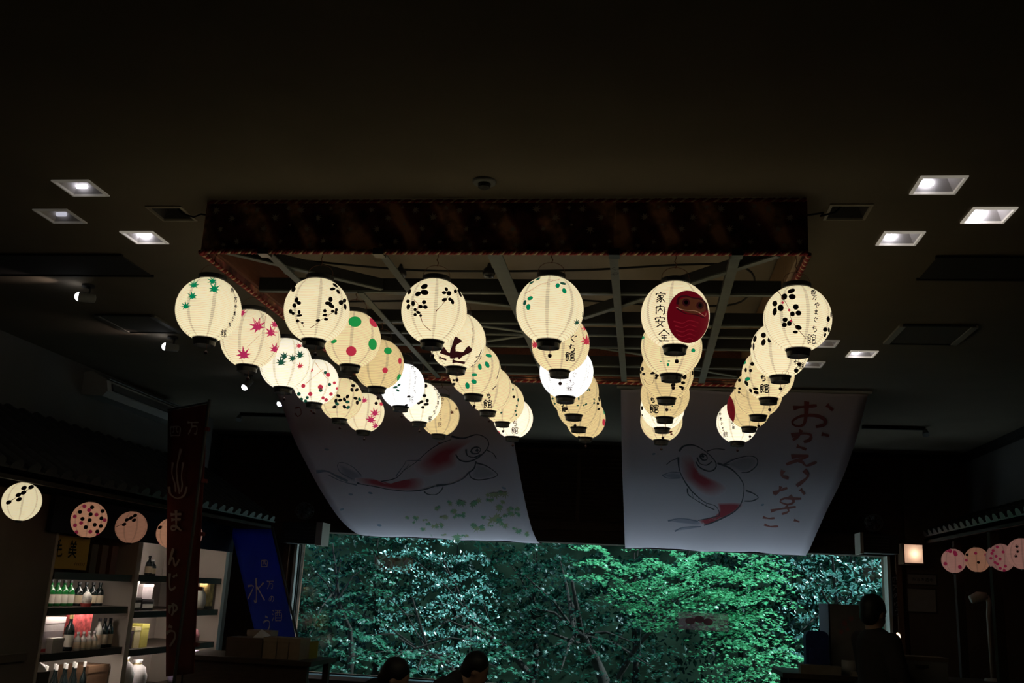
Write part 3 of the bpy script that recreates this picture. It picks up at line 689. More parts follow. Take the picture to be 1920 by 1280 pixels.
ART = {
 'A1': ('green maple leaves and a column of writing', 1, [('m','g',[(300,355,50,0),(470,320,48,.3),(485,395,60,-.2),(285,465,50,.2),(225,560,48,.1)]),
        ('T','k',[(655,400),(685,490),(686,560),(675,625),(655,680),(625,730),(570,815)],[50,62,50,44,42,42,84],10,.62)]),
 'A2': ('large red maple leaves', 1, [('m','p',[(920,765,82,.5),(1045,825,66,.1),(1080,745,45,0),(790,1035,72,.1),(775,635,52,.9),(1080,985,58,-.3)]),('s','t',5,[(990,660),(975,790),(900,880),(820,960)]),('s','k',6,[(930,690),(965,660),(975,640)])]),
 'A3': ('small dark green and red maple leaves', 1, [('m','d',[(1195,1060,46,1),(1160,1120,52,.1),(1270,1080,44,.8),(1340,1050,48,.4)]),('m','r',[(1330,960,34,.4),(1340,1155,36,.2)])]),
 'A4': ('red and green dots on twigs', 2, [('o','r',[(655,430,17),(595,562,17),(652,628,17),(733,572,21),(795,470,18),(848,537,13),(870,583,11),(820,630,15),(780,676,15),(755,660,13)]),
        ('o','d',[(772,452,14),(735,597,16),(808,550,14),(560,628,16),(628,657,13),(580,672,15),(615,685,14)]),('s','t',5,[(690,370),(740,440),(790,505)]),('s','t',5,[(620,540),(700,470),(760,420)])]),
 'A5': ('black leaf sprigs in a belt', 2, [leaves('k',[(1010,565),(1000,600),(1040,600),(890,650),(870,690),(905,685),(940,680),(965,655),(1030,670),(1045,705),(860,740),(940,740)]),leaves('d',[(965,700),(1065,680),(970,745),(880,715)])]),
 'A6': ('red maple leaves along the right side', 2, [('m','p',[(1110,695,32,.2),(1200,800,44,.3),(1165,855,46,-.2),(1205,905,34,.2)]),('o','k',[(1208,715,14)]),('o','r',[(1252,720,16)])]),
 'B1': ('two black leaf sprigs that nearly meet', 1, [leaves('k',[(1690,355,30,13,-38),(1665,390,28,15,10),(1718,415,26,14,-55),(1645,490,20,26,0),(1625,530,36,19,-10),(1655,555,30,18,-25),(1745,520,24,24,0),(1780,500,18,20,0),(1785,560,15,30,8),(1590,600,16,18,0),(1590,640,25,13,15),(1665,605,18,14,0),(1700,590,15,16,0),(1695,620,14,20,0),(1525,690,22,14,10),(1600,680,20,14,0),
        (1295,390,22,28,-20),(1310,352,20,12,40),(1325,495,18,26,-20),(1347,525,22,18,0),(1305,550,20,22,30),(1268,605,18,22,0),(1292,625,16,16,0),(1350,612,14,20,0),(1352,645,28,12,8),(1335,695,16,16,0),(1380,714,12,9,0)]),('s','b',7,[(1395,755),(1370,712),(1340,690)]),('s','b',7,[(1455,760),(1510,725),(1540,695),(1610,650),(1690,600)])]),
 'B2': ('large green and red dots', 2, [('l','G',[(1030,20,54,44,0),(1175,205,36,48,.1),(860,182,26,15,.4)]),('l','r',[(1183,25,45,28,-.9),(1000,260,42,40,0)])]),
 'B3': ('middling green and red dots', 2, [('l','G',[(1310,267,33,28,-.2),(1403,490,18,33,-.2)]),('l','r',[(1410,350,14,27,0),(1287,427,23,23,0)])]),
 'B4': ('a column of writing, glowing stark white', 2, [('T','k',[(1520,412),(1540,455),(1548,495),(1543,535),(1530,575),(1540,610),(1510,670)],[34,34,34,30,30,32,60],4,.8),leaves('d',[(1380,575,20,9,10),(1400,600,16,9,-30),(1410,555,16,9,40)]),leaves('k',[(1490,650,16,8,10),(1470,720,14,9,20)])]),
 'B5': ('writing and a dark leaf sprig', 2, [leaves('k',[(1635,570,14,16,0),(1625,650,16,14,0),(1600,700,18,12,30),(1640,720,22,12,10),(1578,712,14,10,0),(1612,745,14,12,0),(1648,690,14,16,0)]),('T','k',[(1712,585),(1738,625),(1745,665),(1738,705),(1720,745),(1705,785),(1672,840)],[42,40,40,36,36,36,50],7,.6)]),
 'B6': ('brown writing and a tiny brown maple leaf', 2, [('T','b',[(1780,690),(1775,725),(1765,755),(1758,785),(1760,815),(1765,845),(1757,885)],[30,30,28,28,26,26,46],4,.7),('m','b',[(1855,795,20,.3),(1890,765,14,0)])]),
 'C1': ('two black leaf sprigs with trailing twigs', 3, [leaves('k',[(350,270,30,20,22),(352,318,34,22,-8),(298,330,26,19,30),(225,310,15,24,-20),(214,390,16,15,0),(258,408,16,23,0),(218,435,16,24,-15),(348,398,18,17,30),(318,435,20,16,0),(358,438,20,16,-10),(275,460,14,14,0),(300,482,19,12,-20),(275,500,14,14,0),(320,508,12,11,0),
        (530,292,14,17,20),(512,320,19,14,0),(552,325,20,20,-40),(605,308,14,17,0),(635,300,14,14,0),(645,330,10,26,25),(515,378,23,14,20),(560,375,17,14,-20),(580,395,14,22,15)]),('s','b',8,[(320,520),(345,580),(405,632)]),('s','b',8,[(445,472),(490,425),(545,350)]),('s','t',8,[(265,380),(300,420),(290,470)])]),
 'C2': ('a huge dark brushed character', 3, [('s','P',52,[(640,705),(600,770),(590,870)]),('s','P',44,[(500,800),(560,835),(650,838)]),('s','P',50,[(630,845),(690,825),(738,782)]),('s','P',22,[(590,890),(690,905)]),('s','P',16,[(480,860),(540,880)]),('s','k',10,[(770,905),(800,870),(830,800)]),('s','k',10,[(780,860),(820,850)]),('s','k',9,[(740,940),(800,900),(830,850)]),('s','b',5,[(755,620),(760,680),(745,750)]),('s','k',10,[(450,900),(490,925),(560,940)])]),
 'C3': ('six green oval leaves', 3, [('l','g',[(893,857,27,14,-.2),(880,932,17,29,.5),(820,950,16,26,.2),(775,1015,25,12,0),(772,1070,24,18,-.4),(718,1103,18,27,.2)]),('s','k',8,[(985,900),(985,960),(960,1050)]),('s','k',14,[(955,1110),(925,1135)]),('l','k',[(600,1095,22,12,.4),(605,1060,12,9,0)])]),
 'C4': ('small black writing near its foot', 4, [('T','k',[(688,612),(680,685)],[50,84],11,1),('l','g',[(862,405,11,15,.3)])]),
 'C5': ('a few tiny green leaves at right', 4, [leaves('d',[(895,545,10,17,0),(915,560,8,12,0),(963,655,8,17,0),(950,710,8,13,30),(937,755,10,10,0),(945,790,8,13,0),(810,770,11,8,30)]),leaves('k',[(923,628,14,12,0)])]),
 'C6': ('writing low on a bright shade', 4, [('T','P',[(935,872),(935,935)],[55,66],7,1),('l','r',[(785,965,18,24,0)])]),
 'D1': ('few green leaves on a bare twig', 3, [('l','g',[(1260,365,25,16,.4),(1245,437,18,26,-.1),(1485,262,18,20,-.4),(1540,305,17,24,.4)]),('l','d',[(1215,402,13,24,-.3),(1530,245,27,10,-.2),(1270,237,24,8,.5),(1325,207,22,8,.5)]),('s','t',5,[(1215,325),(1280,290),(1340,255),(1420,232),(1500,210)]),('m','d',[(1645,568,30,.2)]),('s','d',6,[(1692,480),(1690,520)])]),
 'D2': ('red maple leaves beside three written signs', 3, [('T','k',[(1615,705),(1605,785),(1590,855)],[70,70,86],11,1),('m','r',[(1725,620,42,.2),(1730,735,52,0),(1300,765,44,.3)])]),
 'D3': ('faint writing, glowing stark white', 3, [('T','P',[(1625,1015),(1605,1075),(1590,1130)],[48,62,44],5,1),('s','b',4,[(1760,920),(1750,980),(1735,1045)]),('s','b',4,[(1400,1060),(1410,1110),(1430,1150)])]),
 'D4': ('scattered tiny green leaves and a written sign', 4, [leaves('d',[(1540,640,8,14,0),(1635,520,9,10,0),(1620,555,11,16,0),(1640,560,8,12,0),(1605,690,13,8,30),(1585,700,8,8,0),(1680,645,8,10,0),(1680,680,9,11,0),(1720,505,8,14,0),(1300,640,12,10,0),(1320,685,10,10,0),(1530,700,12,6,0)]),('T','k',[(1385,685),(1405,735)],[62,44],12,.8)]),
 'D5': ('black leaves at its right edge', 4, [leaves('k',[(1730,650,8,24,10),(1718,690,12,12,0),(1725,740,14,10,30),(1700,660,9,9,0)])]),
 'D6': ('a red spot at its right edge', 4, [('l','r',[(1772,865,14,32,0)]),('l','g',[(1776,765,7,30,.1)])]),
 'E1': ('a red daruma doll and four large characters', 5, [('T','k',[(350,342),(345,440),(347,532),(378,640)],[92,92,94,98],11,1),('L','D',[(563,495,163,205,.06)]),
        ('2','D',None)]),
 'E2': ('sparse green leaves', 5, [('l','g',[(600,770,17,15,0),(405,880,10,12,0),(412,852,12,6,0),(350,855,10,5,0)]),('m','g',[(205,670,24,.2)])]),
 'E3': ('black leaf sprigs on both flanks', 6, [leaves('k',[(210,235,13,19,0),(195,262,10,14,0),(222,278,14,12,0),(300,270,23,11,15),(332,290,16,16,0),(325,312,12,10,0),(555,300,20,23,0),(463,368,20,15,20),(545,350,18,13,0),(530,385,25,10,-20),(538,400,10,12,0),(625,270,8,20,0)]),('s','b',5,[(225,320),(260,362),(298,352),(310,310)])]),
 'E4': ('two small written signs on the left', 6, [('T','k',[(295,500),(308,570)],[48,80],11,1),('o','d',[(455,550,6),(480,510,6),(440,580,5),(520,480,6)])]),
 'E5': ('one small black leaf at left, mostly hidden', 6, [leaves('k',[(206,570,11,17,0),(206,630,8,8,0)])]),
 'E6': ('grey leaf marks low on the right', 6, [leaves('b',[(440,770,17,8,20),(446,788,10,7,0),(415,760,8,8,0)])]),
 'F1': ('a long black sprig and seven written signs', 5, [leaves('k',[(1415,295,30,17,22),(1422,340,27,22,-10),(1362,340,22,27,-30),(1290,392,20,23,0),(1335,427,24,26,0),(1290,455,17,33,-8),(1450,420,22,22,0),(1425,475,18,20,0),(1470,468,22,20,-20),(1370,520,20,18,0),(1365,560,19,20,-20),(1402,548,18,21,0),(1470,580,26,18,-20),(1448,615,19,12,0),(1695,515,14,22,0),(1718,480,6,24,0),(1672,597,18,18,0),(1700,600,9,20,0),(1670,640,9,18,-15)]),
        ('s','b',7,[(1305,285),(1345,340),(1400,440),(1425,535),(1530,670)]),('o','r',[(1350,385,10),(1400,445,10),(1415,528,9)]),('T','k',[(1580,305),(1590,345),(1607,405),(1603,460),(1597,520),(1590,590),(1568,668)],[44,48,52,46,52,56,84],8,.85),('r','t',4,(1412,745,22))]),
 'F2': ('black leaves at upper left and writing at right', 5, [leaves('k',[(1195,652,20,21,0),(1195,708,17,27,-15),(1240,690,14,22,0),(1128,680,14,26,-15),(1118,740,8,28,0),(1095,735,8,17,0)]),('T','k',[(1440,872),(1480,890)],[70,62],8,.7),('r','t',4,(1360,945,22)),('o','k',[(1440,925,18)])]),
 'F3': ('green and black leaves on the left', 6, [leaves('k',[(1130,105,12,24,0),(1155,195,17,17,0),(1100,245,10,19,0),(1140,250,13,14,0),(1105,355,14,25,30),(1180,400,23,12,-10),(1140,415,12,19,30),(1185,430,22,14,-20)]),('l','g',[(1085,180,18,18,0),(1115,320,23,16,.3)]),('T','k',[(1240,312),(1250,395)],[56,82],12,.95)]),
 'F4': ('a black sprig and a drooping twig', 6, [leaves('k',[(1010,325,10,16,0),(1045,335,13,14,0),(1022,298,14,9,30),(1005,400,12,9,0),(1045,405,12,10,0),(1040,435,9,13,0)]),('s','b',6,[(1045,430),(1075,465),(1110,480)])]),
 'F5': ('a red daruma seen from its edge', 6, [('L','D',[(958,578,46,120,.12)])]),
 'F6': ('a slanting column of writing, bright', 6, [('T','P',[(878,585),(878,625),(884,665),(890,705),(900,745),(920,790)],[32,32,32,30,32,46],6,.8),('T','k',[(978,705),(985,735)],[30,24],5,.8)]),
}
ORD = ['front', 'second', 'third', 'fourth', 'fifth', 'rearmost']
COLN = ['leftmost column', 'second left column', 'third left column', 'third right column', 'second right column', 'rightmost column']

def make_lantern(P, sc, pm, watts, label, rot, group, seedtwist=0.0, parts=True, cat='paper lantern'):
    t = thing('paper_lantern', label, cat, P, group)
    t.scale = (sc, sc, sc)
    sh = link_copy(paper_mesh(pm, not parts), 'paper_shade', t, rot=(0, 0, rot))
    rings = [link_copy(bot_ring, 'bottom_ring', t), link_copy(top_ring, 'top_ring', t)]
    if parts: link_copy(handle_me, 'wire_handle', t, rot=(0, 0, rot*0.3))
    else:
        for q, sg in zip(rings, (-1, 1)): q.scale = (0.5, 0.5, 0.5); q.location = (0, 0, sg*(0.985*LR*ZS-0.5*ZT))
    if parts:
        link_copy(hook_me, 'hook', t)
        c = link_copy(cord_me, 'pull_cord', t, rot=(0, 0, rot)); link_copy(bead_me, 'bead', c)
    link_copy(bulb_me, 'bulb', t)
    L = bpy.data.lights.new('bulb_light', 'POINT'); L.energy = watts; L.shadow_soft_size = 0.018; L.color = (1.0, 0.93, 0.80)
    o = bpy.data.objects.new('bulb_light', L); COL.objects.link(o); o.parent = t; o.location = (0, 0, 0.004)
    return t

def surf_fn(P, sc, cx, cy, hw, crop, eps):
    """photo position inside a lantern's outline -> point on that lantern's paper (lantern-local)"""
    c = EYE-np.array(P); c /= np.linalg.norm(c)
    r = RT-(RT@c)*c; r /= np.linalg.norm(r); u = np.cross(c, r)
    if u @ UP < 0: u = -u
    ox, oy, s = CROP[crop] if crop else (0, 0, 1)
    def fn(q):
        px, py = ox+q[0]/s, oy-q[1]/s
        a, b = (px-cx)/hw, -(py-cy)/hw
        k = math.hypot(a, b)
        if k > 0.985: a, b = a/k*0.985, b/k*0.985
        d = r*a+u*b+c*math.sqrt(max(0.0, 1-a*a-b*b))
        R0 = (LR+eps)/math.sqrt(d[0]**2+d[1]**2+(d[2]/ZS)**2)
        return d*R0
    return fn

def paint(t, P, sc, cx, cy, hw, crop, ops):
    """leaves, dots and characters that can be told apart are parts; the finest marks stay joined"""
    mbs = {}
    fns = {k: surf_fn(P, sc, cx, cy, hw, crop, 0.0022+0.0008*k) for k in range(4)}
    zoom = CROP[crop][2]; step = 10 if crop else 2.0
    def put(kind, ink, vf, size, layer=0):
        if size/zoom >= 8.0:
            mb = MB(); map_to(mb, vf, fns[layer]); o = link_copy(mb.mesh(kind, INKS[ink]), kind, t); o['label'] = INKWORD[ink]+' '+kind.replace('_', ' ')
        else:
            map_to(mbs.setdefault((ink, layer), MB()), vf, fns[layer])
    for op in ops:
        if op[0] == 'm':
            for (x, y, s, rot) in op[2]: put('painted_maple_leaf', op[1], maple2d(x, -y, s, rot), s*2)
        elif op[0] in 'lL':
            for (x, y, rx, ry, rot) in op[2]:
                big = max(rx, ry) > 60
                put('painted_doll' if big else ('painted_dot' if op[1] in 'Gr' else 'painted_leaf'), op[1], disc2d(x, -y, rx, ry, rot, 32 if big else 12, 8 if big else 2), 2*max(rx, ry))
        elif op[0] == 'o':
            for (x, y, r) in op[2]: put('painted_dot', op[1], disc2d(x, -y, r, r, 0, 12, 1), 2*r)
        elif op[0] == 's':
            put('painted_stroke', op[1], ribbon2d([(x, -y) for x, y in op[3]], op[2]*(1.5 if op[2] > 15 else 1), step), op[2]*3)
        elif op[0] == 'r':
            x, y, r = op[3]
            put('painted_seal', op[1], ribbon2d([(x+r*math.cos(a*.5), -y+r*math.sin(a*.5)) for a in range(14)], op[2], step), 2*r)
        elif op[0] == 'T':
            pts, sizes, w, sx = op[2], op[3], op[4], op[5]
            names = SIGN[-len(pts):]
            if len(pts) == 4: names = ['ie', 'nai', 'an', 'zen']
            for (x, y), sz, nm in zip(pts, sizes, names):
                v, f = glyph2d(nm, 0, 0, sz, w*1.35)
                put('painted_character', op[1], ([np.array((x+q[0]*sx, -y+q[1])) for q in v], f), sz)
        elif op[0] == '2':   # the doll's face and folds
            put('painted_face', 'b', disc2d(592, -408, 112, 62, -0.18, 24, 4), 200, 1)
            for (x, y) in ((545, 385), (652, 408)):
                put('painted_eye', 'P', disc2d(x, -y, 30, 30, 0, 14, 2), 60, 2); put('painted_pupil', 'k', disc2d(x, -y, 15, 17, 0, 12, 1), 40, 3)
            put('painted_brow', 'P', ribbon2d([(480, -400), (490, -350), (540, -335), (600, -350), (660, -360), (700, -400), (705, -450)], 24, step), 100, 2)
            put('painted_mouth', 't', ribbon2d([(470, -420), (510, -440), (570, -448), (630, -455), (690, -492), (700, -465)], 6, step), 100, 2)
            put('painted_beard', 'P', ribbon2d([(475, -430), (540, -470), (620, -480), (690, -505)], 14, step), 100, 2)
            for k in range(5):
                y0 = 530+k*34
                put('painted_fold', 'q', ribbon2d([(450+k*10, -y0), (520, -(y0+14)), (570, -(y0-6)), (640-k*8, -(y0+12))], 11, step, 0.2), 100, 1)
    for (ink, layer), mb in mbs.items():
        o = link_copy(mb.mesh('painted_sprig', INKS[ink]), 'painted_sprig', t)
        o['label'] = INKWORD[ink]+' fine painting on the paper'; o['kind'] = 'stuff'

lr = random.Random(3)
for ci, cn in enumerate('ABCDEF'):
    for ri in range(6):
        cx, cy, hw = LAN[cn][ri]
        P = at(cx, cy, 1, GRID_Y[ri])
        sc = hw*depth(P)/F_PX/LR
        sc = max(0.93, min(1.07, sc))
        pm, k = PM[PV[cn][ri]]
        key = f'{cn}{ri+1}'
        desc, crop, ops = ART[key]
        label = f'round paper lantern with {desc}, {ORD[ri]} in the {COLN[ci]}'
        words = label.split()
        if len(words) > 16:
            label = f'lantern with {desc}, {ORD[ri].split()[0]} in the {COLN[ci]}'
        t = make_lantern(P, sc, pm, BULB*k, label, lr.uniform(0, 0.78), 'lanterns hung under the frame')
        paint(t, P, sc, cx, cy, hw, crop, ops)
        # suspension wire up to the frame
        h = FZ+0.012-P[2]
        z0 = ZT+0.112
        if h/sc > z0+0.004:
            me = MB().tube([(0.003, 0, z0), (0.0, 0.002, h/sc)], 0.0016, 5).mesh('hanging_wire', WIREM)
            link_copy(me, 'hanging_wire', t)

# ================================================================== carp banners slung from the ceiling to the window head
def profile_curve(pts, n=60):
    P = smooth_pts([np.array(p) for p in pts], 0.04)
    return np.array(P)
CLOTH = bpy.data.materials.new('white_banner_cloth'); CLOTH.use_nodes = True
nt = CLOTH.node_tree; nt.nodes.remove(nt.nodes['Principled BSDF'])
cloth_shader(nt)
INKB = mat('blue_black_brush_line', (0.05, 0.055, 0.09), 0.9)
INKR = mat('brick_red_brush', (0.30, 0.07, 0.07), 0.9)
F_RED = fade_mat('red_carp_wash', (0.58, 0.06, 0.09), 0.92); F_BLUE = fade_mat('blue_grey_wash', (0.16, 0.18, 0.33), 0.55)
F_GREY = fade_mat('pale_grey_wash', (0.40, 0.38, 0.46), 0.6)
F_GRN = [mat('banner_maple_green', (0.20, 0.36, 0.20), 0.9), mat('banner_maple_olive', (0.34, 0.36, 0.20), 0.9), mat('banner_maple_deep', (0.12, 0.30, 0.18), 0.9)]

class Banner:
    def __init__(s, name, label, X0, X1, prof_l, prof_r=None, cat='banner'):
        s.P = profile_curve(prof_l); s.X0, s.X1 = X0, X1
        s.t = thing(name, label, cat, ((X0+X1)/2, s.P[-1][0], s.P[-1][1]))
        nx = 24; mb = MB(); mb.smooth = True
        for i, (y, z) in enumerate(s.P):
            for k in range(nx+1):
                x = X0+(X1-X0)*k/nx
                mb.v.append((x, float(y), float(z)+s.wrin(x)))
        n = nx+1
        for i in range(len(s.P)-1):
            for k in range(nx): mb.f.append((i*n+k, i*n+k+1, (i+1)*n+k+1, (i+1)*n+k))
        s.cloth = mb.build('cloth', CLOTH, s.t)
        md = s.cloth.modifiers.new('thickness', 'SOLIDIFY'); md.thickness = 0.0015; md.offset = 1.0
        y, z = s.P[0]
        mb = MB(); mb.tube([(X0-0.03, y, z+0.012), (X1+0.03, y, z+0.012)], 0.012, 8); mb.build('top_rod', mat('pale_rod', (0.4, 0.38, 0.36), 0.5), s.t)
        y, z = s.P[-1]
        mb = MB(); mb.tube([(X0-0.02, y, z), (X1+0.02, y, z)], 0.008, 8); mb.build('bottom_rod', DARKP, s.t)
    def wrin(s, x): return 0.006*math.sin(x*7.3)+0.003*math.sin(x*17.1+1)
    def hit(s, px, py, eps=0.004):
        d = ray(px, py); Y, Z = s.P[:, 0], s.P[:, 1]
        t = Y/d[1]; dz = EYE[2]+d[2]*t-Z
        i = np.where((dz[:-1] <= 0) & (dz[1:] > 0))[0]
        if len(i):
            i = int(i[0]); k = dz[i]/(dz[i]-dz[i+1]); y = Y[i]+(Y[i+1]-Y[i])*k
        else:
            y = Y[int(np.argmin(np.abs(dz)))]
        p = EYE+d*(y/d[1])
        p[2] += s.wrin(p[0])
        return p-d/np.linalg.norm(d)*eps
    def strokes(s, name, m, lst, crop, label=None, eps=0.004):
        ox, oy, sc = crop
        for w, pts in lst:
            mb = MB()
            v, f = ribbon2d([(x, -y) for x, y in pts], w*1.3, 14)
            mb.add([s.hit(ox+q[0]/sc, oy-q[1]/sc, eps) for q in v], f)
            mb.build(name, m, s.t, label=label)
    def wash(s, name, m, poly, crop, inner=0.55, label=None, eps=0.003):
        """soft-edged wash: rings of the outline shrunk to its centre, paint thinning outwards"""
        ox, oy, sc = crop; P = np.array([(x, -y) for x, y in poly], float)
        P = np.array(smooth_pts(list(P)+[P[0]], 18))[:-1]; c = P.mean(0); n = len(P)
        ks = [0.0, 0.3, inner, (inner+1.1)/2, 1.14]; fd = [1, 1, 1, 0.6, 0]
        v = []; fade = []
        for k, a in zip(ks, fd):
            for p in P: v.append(c+(p-c)*k); fade.append(a)
        f = [(i*n+k, i*n+(k+1) % n, (i+1)*n+(k+1) % n, (i+1)*n+k) for i in range(len(ks)-1) for k in range(n)]
        mb = MB(); mb.add([s.hit(ox+q[0]/sc, oy-q[1]/sc, eps) for q in v], f)
        o = mb.build(name, m, s.t, label=label)
        a = o.data.attributes.new('fade', 'FLOAT', 'POINT'); a.data.foreach_set('value', np.array(fade, np.float32))
        return o
ZB = 2.07
bl = Banner('carp_banner', 'white cloth banner with a red carp and green maple sprays, left one', -3.0, -1.08,
            [(7.50, 3.10), (7.81, 2.94), (8.08, 2.77), (8.40, 2.62), (9.0, 2.38), (9.65, 2.175), (10.2, 2.08), (10.52, 2.065)])
CL = (520, 700, 3.5556)
bl.strokes('painted_outline', INKB, [
 (11, [(1160,420),(1240,437),(1330,412),(1390,430),(1410,470),(1385,520),(1330,572),(1270,592),(1215,578),(1190,540)]),
 (10, [(1258,510),(1265,550),(1310,566),(1355,545)]), (12, [(1290,520),(1303,540),(1340,535),(1355,507),(1330,495),(1302,505),(1290,520)]), (20, [(1325,512),(1340,522)]),
 (8, [(1395,510),(1440,530),(1460,565)]), (6, [(1150,415),(1090,400),(1040,420)]),
 (9, [(530,730),(650,757),(830,786),(940,776),(1060,745)]), (11, [(1060,745),(1160,735),(1240,700),(1275,665),(1310,640),(1325,590)]),
 (9, [(1325,602),(1400,622),(1468,670),(1420,700),(1340,716),(1290,697),(1280,668)]), (8, [(980,780),(1000,797),(1060,802),(1095,775),(1105,752)]),
 (6, [(690,722),(790,700),(850,640),(930,580),(1000,520),(1080,470),(1160,440)])], CL, 'blue black brushed outline of the carp')
bl.strokes('painted_fin', mat('pale_blue_brush', (0.22, 0.23, 0.34), 0.9), [
 (20, [(260,655),(330,648),(400,680),(470,712)]), (8, [(530,742),(430,712),(340,672)]), (6, [(560,682),(500,622),(430,588),(402,602),(420,652),(500,702)]),
 (6, [(790,690),(850,600),(865,578),(960,572)]), (5, [(830,660),(880,600)])], CL, 'thin blue tail and fin lines')
bl.wash('painted_wash', F_RED, [(545,700),(640,706),(740,738),(850,715),(930,690),(960,720),(930,768),(830,780),(700,762),(560,732)], CL, 0.6, 'red wash on the tail')
bl.wash('painted_wash', F_RED, [(965,650),(930,610),(1000,530),(1080,480),(1180,450),(1285,455),(1245,490),(1195,540),(1185,610),(1120,640),(1020,670)], CL, 0.35, 'red wash on the back')
bl.wash('painted_wash', F_BLUE, [(410,600),(470,625),(570,690),(545,730),(440,680)], CL, 0.5, 'blue wash on the tail fin')
bl.wash('painted_wash', F_GREY, [(1330,612),(1400,628),(1455,670),(1415,693),(1340,706),(1295,685)], CL, 0.7, 'grey wash on the breast fin')
gr = random.Random(5); mbs = [MB(), MB(), MB()]
sprays = [(870,965,14),(915,960,22),(910,990,12),(985,975,12),(1015,1000,20),(1075,885,22),(1060,1015,22),(1110,950,20),(1100,1005,18),(1150,860,20),(1165,915,24),(1190,945,24),(1235,860,30),(1240,950,20),(1245,930,14),(1320,860,28),(1330,1030,36),(1300,1010,18),(1180,1085,30),(1240,1080,26),(1380,960,16),(1430,810,30),(1420,850,20),(1490,800,30),(1500,850,20),(1480,900,34),(1550,895,22),(1590,900,20),(1475,980,44),(1510,950,22),(1520,1010,26),(1570,935,26),(1605,930,20),(1620,1040,24),(1590,1030,16),(1660,1065,18),(1420,1020,16),(1380,1040,20),(970,1045,18),(1030,1080,16),(1110,1070,14)]
for (x, y, s) in sprays:
    for j in range(3):
        a = gr.uniform(0, 6.28); k = 0 if j == 0 else s*0.9
        v, f = maple2d(x+k*math.cos(a), -(y+k*0.5*math.sin(a)), s*gr.uniform(0.55, 1.0), gr.uniform(2.2, 4.2))
        mbs[gr.randrange(3)].add([bl.hit(CL[0]+q[0]/CL[2], CL[1]-q[1]/CL[2]) for q in v], f)
for mb, m, w in zip(mbs, F_GRN, ('mid green', 'olive', 'deep green')): mb.build('painted_maple_spray', m, bl.t, label=w+' maple leaves brushed on the cloth', kind='stuff')
mb = MB()
for (x, y) in ((330,500),(490,800),(430,905),(1510,760),(620,800),(680,1010)):
    v, f = disc2d(x, -y, 16, 7, gr.uniform(-.5, .5)); mb.add([bl.hit(CL[0]+q[0]/CL[2], CL[1]-q[1]/CL[2]) for q in v], f)
mb.build('painted_speck', mat('slate_blue_speck', (0.28, 0.33, 0.48), 0.9), bl.t)
bl.strokes('painted_writing', INKR, [(9, [(120,230),(150,225),(160,265),(135,285),(118,262)]), (9, [(222,240),(240,262)])], CL, 'dark red brushed writing at the top corner')

br = Banner('carp_banner', 'white cloth welcome banner with a red carp and red brush writing, right one', -0.19, 1.63,
            [(7.45, 3.10), (7.70, 2.95), (8.005, 2.80), (8.523, 2.60), (9.25, 2.41), (9.92, 2.215), (10.28, 2.11), (10.52, 2.058)])
CR = (1140, 700, 3.5556)
br.strokes('painted_outline', INKB, [
 (11, [(475,522),(500,490),(560,480),(620,500),(680,540),(720,590),(712,630),(670,646),(612,626),(585,590)]),
 (12, [(612,550),(630,576),(660,570),(656,545),(630,535),(612,550)]), (18, [(625,545),(640,556)]), (9, [(595,562),(612,600),(660,607),(692,580)]),
 (11, [(730,590),(800,620),(850,660),(895,720),(907,770),(890,860),(840,922),(740,972),(640,1006)]),
 (11, [(468,560),(475,640),(510,720),(560,790)]), (7, [(560,790),(640,850),(720,880),(742,940),(700,952),(600,976)]),
 (7, [(660,515),(720,495),(780,500)]), (7, [(460,570),(420,585),(390,610)]),
 (9, [(780,597),(850,567),(940,550),(990,565),(992,610),(940,655),(890,660)]), (10, [(920,780),(970,800),(1002,830),(960,850),(910,850)]), (9, [(770,598),(810,605)]),
 (8, [(530,770),(535,810),(590,845),(640,870),(710,902)])], CR, 'blue black brushed outline of the carp')
br.strokes('painted_fin', bpy.data.materials['pale_blue_brush'], [(7, [(360,682),(420,660),(482,665)]), (7, [(360,682),(400,700),(480,700)]), (9, [(400,985),(480,970),(600,982)]), (9, [(445,1055),(500,1030),(620,1016)]), (5, [(560,800),(570,830)]), (5, [(600,820),(612,855)]), (5, [(650,850),(665,885)])], CR, 'thin blue tail and fin lines')
br.wash('painted_wash', F_RED, [(495,570),(560,560),(585,640),(650,680),(740,720),(772,765),(700,802),(620,785),(550,735),(505,690)], CR, 0.35, 'red wash on the back')
br.wash('painted_wash', F_RED, [(735,862),(885,870),(850,915),(750,970),(690,965),(740,920)], CR, 0.75, 'red wash before the tail')
br.wash('painted_wash', F_RED, [(610,978),(690,952),(745,935),(740,968),(650,1000)], CR, 0.8, 'red wash at the tail root')
br.wash('painted_wash', F_BLUE, [(400,985),(480,968),(620,982),(600,1005),(480,1000)], CR, 0.6, 'blue wash on the upper tail fin')
br.wash('painted_wash', F_BLUE, [(445,1055),(500,1028),(620,1012),(560,1035)], CR, 0.6, 'blue wash on the lower tail fin')
br.wash('painted_wash', F_BLUE, [(360,682),(420,665),(490,675),(500,700),(420,700)], CR, 0.6, 'blue wash on the side fin')
br.wash('painted_wash', F_GREY, [(790,598),(850,575),(940,560),(980,570),(982,610),(940,645),(880,648)], CR, 0.7, 'grey wash on the breast fin')
